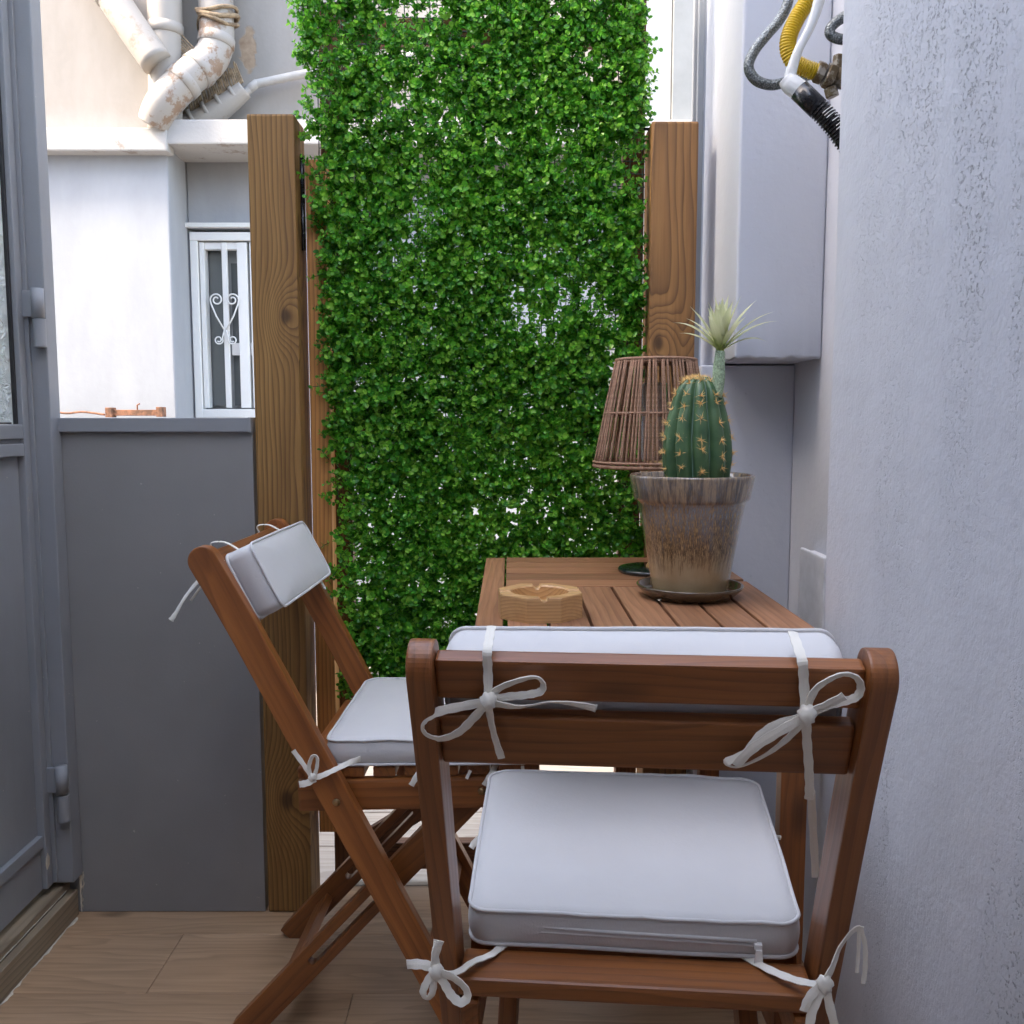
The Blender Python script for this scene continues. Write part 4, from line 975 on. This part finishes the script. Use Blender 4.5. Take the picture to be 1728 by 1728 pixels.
def chair(O, th, s_top, s_foot, zr, zf, label, near_bolts=True):
    M = T(O[0], O[1], 0) @ Rz(-th); c = empty('folding_chair', (O[0], O[1], 0), label, 'chair', rz=-th, group='brown folding chairs at the table')
    C = MAT['chair']; hx = .195; zt = .845
    slope = (s_foot - s_top)/.825
    L0 = lambda z: s_top + (.825 - z)*slope
    for s in (-1, 1):
        rounded_leg('back_leg', (s*hx, L0(.828), .828), (s*hx, L0(0), .0), .046, .023, c, M, C, bow=-.006)
    ln = Vector((0, 1, 0)); d = Vector((0, -slope, 1)).normalized(); nrm = Vector((0, 1, slope)).normalized()
    def rail(z, w, off=0.0, t_=.020, name='back_rail'):
        p = Vector((0, L0(z), z)) + nrm*off; return board(name, p + Vector((-hx+.0118, 0, 0)), p + Vector((hx-.0118, 0, 0)), w, t_, C, c, up=tuple(nrm), bev=.003, M=M)
    rail(.7965, .042, -.003, .017); rail(.7325, .054, -.003, .017)
    # seat: side rails, cross slats, rear board
    sl = (zf - zr)/.34
    def sz(s): return zr + sl*s
    for s in (-1, 1):
        x = s*.168; r0, r1 = -.002, .352
        board('seat_rail', (x, r0, sz(r0)-.047), (x, r1, sz(r1)-.047), .020, .052, C, c, bev=.006, M=M)
        if True:
            bm = bmesh.new(); xo = s*(hx+.0115); add_tube(bm, [(xo, L0(sz(.05)-.045), sz(.05)-.045), (xo + s*.0022, L0(sz(.05)-.045), sz(.05)-.045), (xo + s*.003, L0(sz(.05)-.045), sz(.05)-.045)], lambda q: .0062*(1-.35*q), 14); obj('bolt', bm, MAT['bolt'], c, M, True)
            bm = bmesh.new(); xo = s*.1785; add_tube(bm, [(xo, .292, sz(.292)-.044), (xo + s*.003, .292, sz(.292)-.044)], lambda q: .0062*(1-.3*q), 14); obj('bolt', bm, MAT['bolt'], c, M, True)
        # support leg from the front pivot down and back
        pt_ = Vector((s*.143, .292, sz(.292)-.045)); pb_ = Vector((s*.143, -.112, 0)); Lg = (pt_-pb_).length
        rounded_leg('support_leg', pt_ + (pt_-pb_).normalized()*.02, pb_, .046, .022, c, M, C, bow=0, slot=(Lg*.30, Lg*.60, .0065))
    for k in range(6):
        s0 = .066 + k*.050; board('seat_slat', (-.176, s0+.021, sz(s0+.021)-.010), (.176, s0+.021, sz(s0+.021)-.010), .036, .017, C, c, bev=.003, M=M)
    board('seat_slat', (-.180, .028, sz(.03)-.009), (.180, .028, sz(.03)-.009), .058, .019, C, c, bev=.004, M=M)
    # low stretchers between front feet and between back feet
    zq = .14; board('stretcher', (-hx+.012, L0(zq), zq), (hx-.012, L0(zq), zq), .032, .018, C, c, up=tuple(nrm), M=M)
    f = .18; p = Vector((0, -.112 + (.292+.112)*f, (sz(.292)-.045)*f)); dd = Vector((0, .404, sz(.292)-.045)).normalized(); nn = Vector((1, 0, 0)).cross(dd)
    board('stretcher', (-.131, p.y, p.z), (.131, p.y, p.z), .036, .016, C, c, up=tuple(nn), M=M)
    return c, M, L0, sz, nrm
MAT['bolt'] = plain('brass_bolt', (.36, .25, .13), .35, .8, 60, .2)

# front chair, back to the viewpoint
N_O, N_T = (.126, .875), R(5)
cN, MN, LN, SN, nN = chair(N_O, N_T, -.10, .22, .447, .474, 'wooden folding chair in front with its back to us by the rough wall')
# side chair facing the table
L_O, L_T = (-.330, 1.590), R(92)
cL, ML, LL, SL, nL = chair(L_O, L_T, -.137, .285, .470, .482, 'wooden folding chair beside the timber post facing the table sideways')

def seat_cushion(M, SZ, label, seed, s0=.058, tiez=None, w=.352, fw=.372):
    o = empty('seat_cushion', tuple((M @ Vector((0, s0, SZ(s0))))), label, 'cushion', rz=math.atan2(M[1][0], M[0][0]), group='white seat cushions')
    tilt = math.atan2(SZ(.4) - SZ(0), .4)
    K = M @ T(0, s0 + .165, SZ(s0 + .165) + .001) @ Matrix.Rotation(tilt, 4, 'X')
    cushion_mesh(w, .33, .041, .007, .022, MAT['cotton'], K, 'pad', o, wr=.0034, seed=seed, front_w=fw)
    return o, K
sN, KN = seat_cushion(MN, SN, 'white zipped seat cushion on the front chair', 1)
sL, KL = seat_cushion(ML, SL, 'white seat cushion on the side chair beside the timber post', 2, s0=.046)
# zip on the rear side of the front cushion
tube('zip_fold', spline([(-.125, -.1655, .020), (-.06, -.1672, .0195), (.04, -.1678, .018), (.13, -.1675, .0165)], 6), .0024, MAT['cotton'], sN, 6, M=KN)
tube('zip_fold', spline([(-.10, -.1658, .0255), (-.04, -.1680, .0245), (.05, -.1682, .023), (.13, -.168, .0215)], 6), .0026, MAT['cotton'], sN, 6, M=KN)
zp = box('zip_slider', (.127, -.174, .014), (.135, -.168, .021), MAT['puller'], sN, bev=.001, M=KN)
prism_xz('zip_pull', [(.1285, .016), (.1345, .016), (.1365, -.002), (.1345, -.008), (.1300, -.009), (.1265, -.006), (.1265, -.001)], -.1765, -.1745, MAT['puller'], sN, M=KN, bev=0,
         holes=([(.1295, -.005), (.1315, -.0065), (.1335, -.005), (.1332, -.001), (.1300, -.001)],))

def back_cushion(M, L0, nrm, label, seed, zc_, w=.345, h=.112, off=.012, sx=0.0, turn=0.0):
    p = Vector((sx, L0(zc_), zc_)) + nrm*off
    X = Vector((1, 0, 0)); Z = nrm; Y = Z.cross(X)
    if Y.z < 0: Y = -Y; X = -X
    F_ = Matrix((X, Y, Z)).transposed().to_4x4(); F_.translation = p
    F_ = F_ @ Matrix.Rotation(turn, 4, 'Z')
    o = empty('back_cushion', tuple(M @ p), label, 'cushion', rz=math.atan2(M[1][0], M[0][0]), group='white back cushions')
    cushion_mesh(w, h, .046, .006, .016, MAT['cotton'], M @ F_, 'pad', o, wr=.002, seed=seed)
    return o, M @ F_
bN, BN = back_cushion(MN, LN, nN, 'white back cushion tied with bows to the front chair', 3, .755, w=.352, h=.108, sx=-.002, turn=R(-.9))
bL, BL = back_cushion(ML, LL, nL, 'white back cushion with zip pull on the side chair', 4, .750, w=.330, h=.112, off=.012)
prism_xz('zip_pull', [(.0, 0), (.006, 0), (.0075, -.016), (.003, -.019), (-.0015, -.016)], -.001, .001, MAT['puller'], bL, M=BL @ T(.100, -.058, .040) @ Matrix.Rotation(-math.pi/2, 4, 'X'), holes=([(.001, -.012), (.005, -.012), (.003, -.0165)],))

# ------------------------------------------------------------------ cotton ties (parts of their cushions)
TP = MAT['tape']
def rib(pts, w=.0078, tw=0.0, par=None, M=MN, nr=(0, -1, -.25), dy=0.0, k=6): return ribbon('tie', [(x, y + dy, z) for x, y, z in pts], w, TP, par, M, nr, k, tw)
def knot(p, r, par, M, sc=(1, .75, 1.15)):
    bm = bmesh.new(); bmesh.ops.create_uvsphere(bm, u_segments=14, v_segments=10, radius=r)
    for v in bm.verts:
        v.co *= 1 + .13*math.sin(v.co.x*900 + v.co.z*700) + .08*noise.noise(v.co*300); v.co = Vector((v.co.x*sc[0], v.co.y*sc[1], v.co.z*sc[2])) + Vector(p)
    return obj('knot', bm, TP, par, M, True)
dx = .006
def S(l): return [(x + dx, y, z) for x, y, z in l]
rib(S([(-.142, -.078, .836), (-.142, -.098, .829), (-.142, -.1135, .821), (-.142, -.108, .803), (-.142, -.104, .778)]), .0080, par=bN)
rib(S([(-.142, -.103, .778), (-.132, -.106, .788), (-.113, -.110, .797), (-.100, -.112, .800), (-.094, -.109, .794), (-.096, -.106, .786), (-.108, -.104, .782), (-.124, -.104, .780), (-.141, -.104, .777)]), .0068, .8, bN)
rib(S([(-.143, -.104, .775), (-.164, -.103, .770), (-.185, -.103, .765), (-.199, -.100, .757), (-.204, -.096, .748), (-.199, -.093, .739), (-.186, -.092, .736), (-.170, -.094, .743), (-.156, -.099, .758), (-.144, -.104, .773)]), .0080, .5, bN)
rib(S([(-.141, -.106, .775), (-.119, -.104, .771), (-.103, -.104, .773), (-.090, -.104, .776), (-.070, -.103, .775), (-.048, -.100, .770)]), .0072, 1.0, bN)
rib(S([(-.142, -.106, .776), (-.141, -.096, .756), (-.138, -.087, .736), (-.133, -.080, .715)]), .0070, .6, bN)
knot((-.142 + dx, -.1075, .7765), .0072, bN, MN)
rib(S([(.122, -.078, .836), (.122, -.098, .829), (.123, -.1135, .819), (.126, -.108, .800), (.129, -.104, .774)]), .0082, par=bN)
rib(S([(.130, -.104, .776), (.135, -.110, .794), (.146, -.114, .805), (.157, -.116, .810), (.167, -.115, .807), (.172, -.111, .798), (.170, -.108, .789), (.161, -.106, .784), (.147, -.104, .779), (.130, -.104, .770)]), .0068, .7, bN)
rib(S([(.128, -.108, .773), (.142, -.112, .781), (.157, -.118, .792)]), .0080, .2, bN)
rib(S([(.126, -.106, .769), (.107, -.101, .761), (.093, -.095, .748), (.082, -.090, .730), (.067, -.084, .719), (.078, -.083, .715), (.100, -.087, .728), (.116, -.094, .745), (.127, -.103, .764)]), .0070, .9, bN)
rib(S([(.127, -.109, .770), (.108, -.105, .756), (.088, -.097, .738), (.074, -.090, .719)]), .0082, .3, bN)
rib(S([(.130, -.106, .772), (.133, -.094, .750), (.138, -.083, .722), (.143, -.069, .695), (.150, -.040, .67), (.165, .015, .655), (.176, .045, .60), (.186, .068, .540)]), .0078, .4, bN)
knot((.129 + dx, -.109, .772), .0078, bN, MN)
# seat ties of the front chair, in world coordinates
rw = lambda pts, w=.0085, tw=0.0, par=sN, nr=(0, -1, 0): ribbon('tie', pts, w, TP, par, I4, nr, 6, tw)
rw([(.030, .985, .4535), (-.004, .950, .4520), (-.020, .925, .4545), (-.038, .905, .459), (-.052, .880, .464), (-.066, .866, .470), (-.074, .868, .474)], .009, .3, nr=(0, -.4, 1))
rw([(-.072, .862, .476), (-.074, .860, .490), (-.070, .862, .508)], .010, .8)
rw([(-.073, .862, .478), (-.086, .860, .484), (-.102, .862, .483)], .009, .5)
rw([(-.071, .858, .478), (-.056, .856, .473), (-.044, .856, .462), (-.042, .856, .452), (-.049, .856, .447), (-.058, .857, .454), (-.065, .858, .466), (-.071, .858, .477)], .0085, .6)
rw([(-.074, .860, .478), (-.082, .858, .467), (-.086, .858, .456), (-.082, .858, .450), (-.077, .858, .455), (-.075, .859, .468), (-.073, .860, .477)], .0075, .6)
knot((-.073, .859, .477), .0072, sN, I4)
rw([(.215, .965, .4535), (.250, .925, .4520), (.268, .895, .456), (.286, .868, .462), (.302, .848, .470)], .008, .2, nr=(0, -.4, 1))
rw([(.305, .843, .474), (.313, .842, .492), (.320, .842, .513), (.334, .844, .529), (.342, .846, .527)], .008, .7)
rw([(.341, .847, .528), (.347, .850, .510), (.349, .852, .486), (.348, .853, .468)], .0045, .4); rw([(.339, .846, .528), (.341, .85, .505), (.341, .852, .480)], .0035, .3)
rw([(.302, .842, .473), (.291, .840, .462), (.286, .840, .448)], .008, .4)
rw([(.304, .841, .471), (.295, .840, .450), (.291, .840, .420), (.290, .841, .36)], .0085, .6); rw([(.307, .841, .471), (.314, .840, .442), (.323, .840, .412), (.332, .84, .37)], .0085, .5)
knot((.306, .842, .474), .0082, sN, I4)
# far ties of the front cushion
rw([(-.03, 1.19, .462), (-.045, 1.19, .455), (-.052, 1.185, .447)], .008, .5); rw([(.35, 1.17, .470), (.360, 1.17, .468)], .006, .3)
# ties of the side chair
ra = lambda pts, w=.0075, tw=0.0, par=bL, nr=(0, -1, 0): ribbon('tie', pts, w, TP, par, I4, nr, 6, tw)
for x in (.128, -.115):
    ribbon('tie', [(x, LL(.785)-.0135, .785), (x, LL(.812)-.0135, .812), (x, LL(.822)-.010, .8235), (x, LL(.822)+.012, .8245), (x, LL(.80)+.024, .812)], .007, TP, bL, ML, (0, -1, 0), 6, .1)
ra([(-.455, 1.43, .802), (-.490, 1.43, .768), (-.512, 1.43, .742), (-.528, 1.43, .716), (-.536, 1.43, .705)], .0085, .9)
ra([(-.452, 1.44, .80), (-.486, 1.44, .762), (-.506, 1.438, .735)], .004, .5)
sa_ = lambda pts, w=.0075, tw=0.0: ra(pts, w, tw, sL)
sa_([(-.235, 1.40, .490), (-.250, 1.378, .491), (-.270, 1.372, .483), (-.290, 1.371, .474), (-.303, 1.372, .470)], .0085, .8)
sa_([(-.305, 1.370, .470), (-.309, 1.368, .488), (-.303, 1.367, .506), (-.296, 1.368, .504), (-.297, 1.369, .488), (-.302, 1.370, .472)], .006, .6)
sa_([(-.306, 1.369, .474), (-.316, 1.367, .492), (-.332, 1.366, .516)], .007, .6); sa_([(-.300, 1.369, .470), (-.312, 1.367, .464), (-.324, 1.366, .462)], .010, .4)
knot((-.304, 1.369, .472), .0062, sL, I4)
for (x, y) in ((-.135, 1.402), (-.02, 1.402)):
    sa_([(x, y+.02, .476), (x-.008, y-.004, .468), (x-.02, y-.006, .448)], .009, .3)
sa_([(.02, 1.40, .478), (.022, 1.398, .464)], .005, .2); sa_([(-.062, 1.402, .47), (-.068, 1.398, .458)], .005, .3)
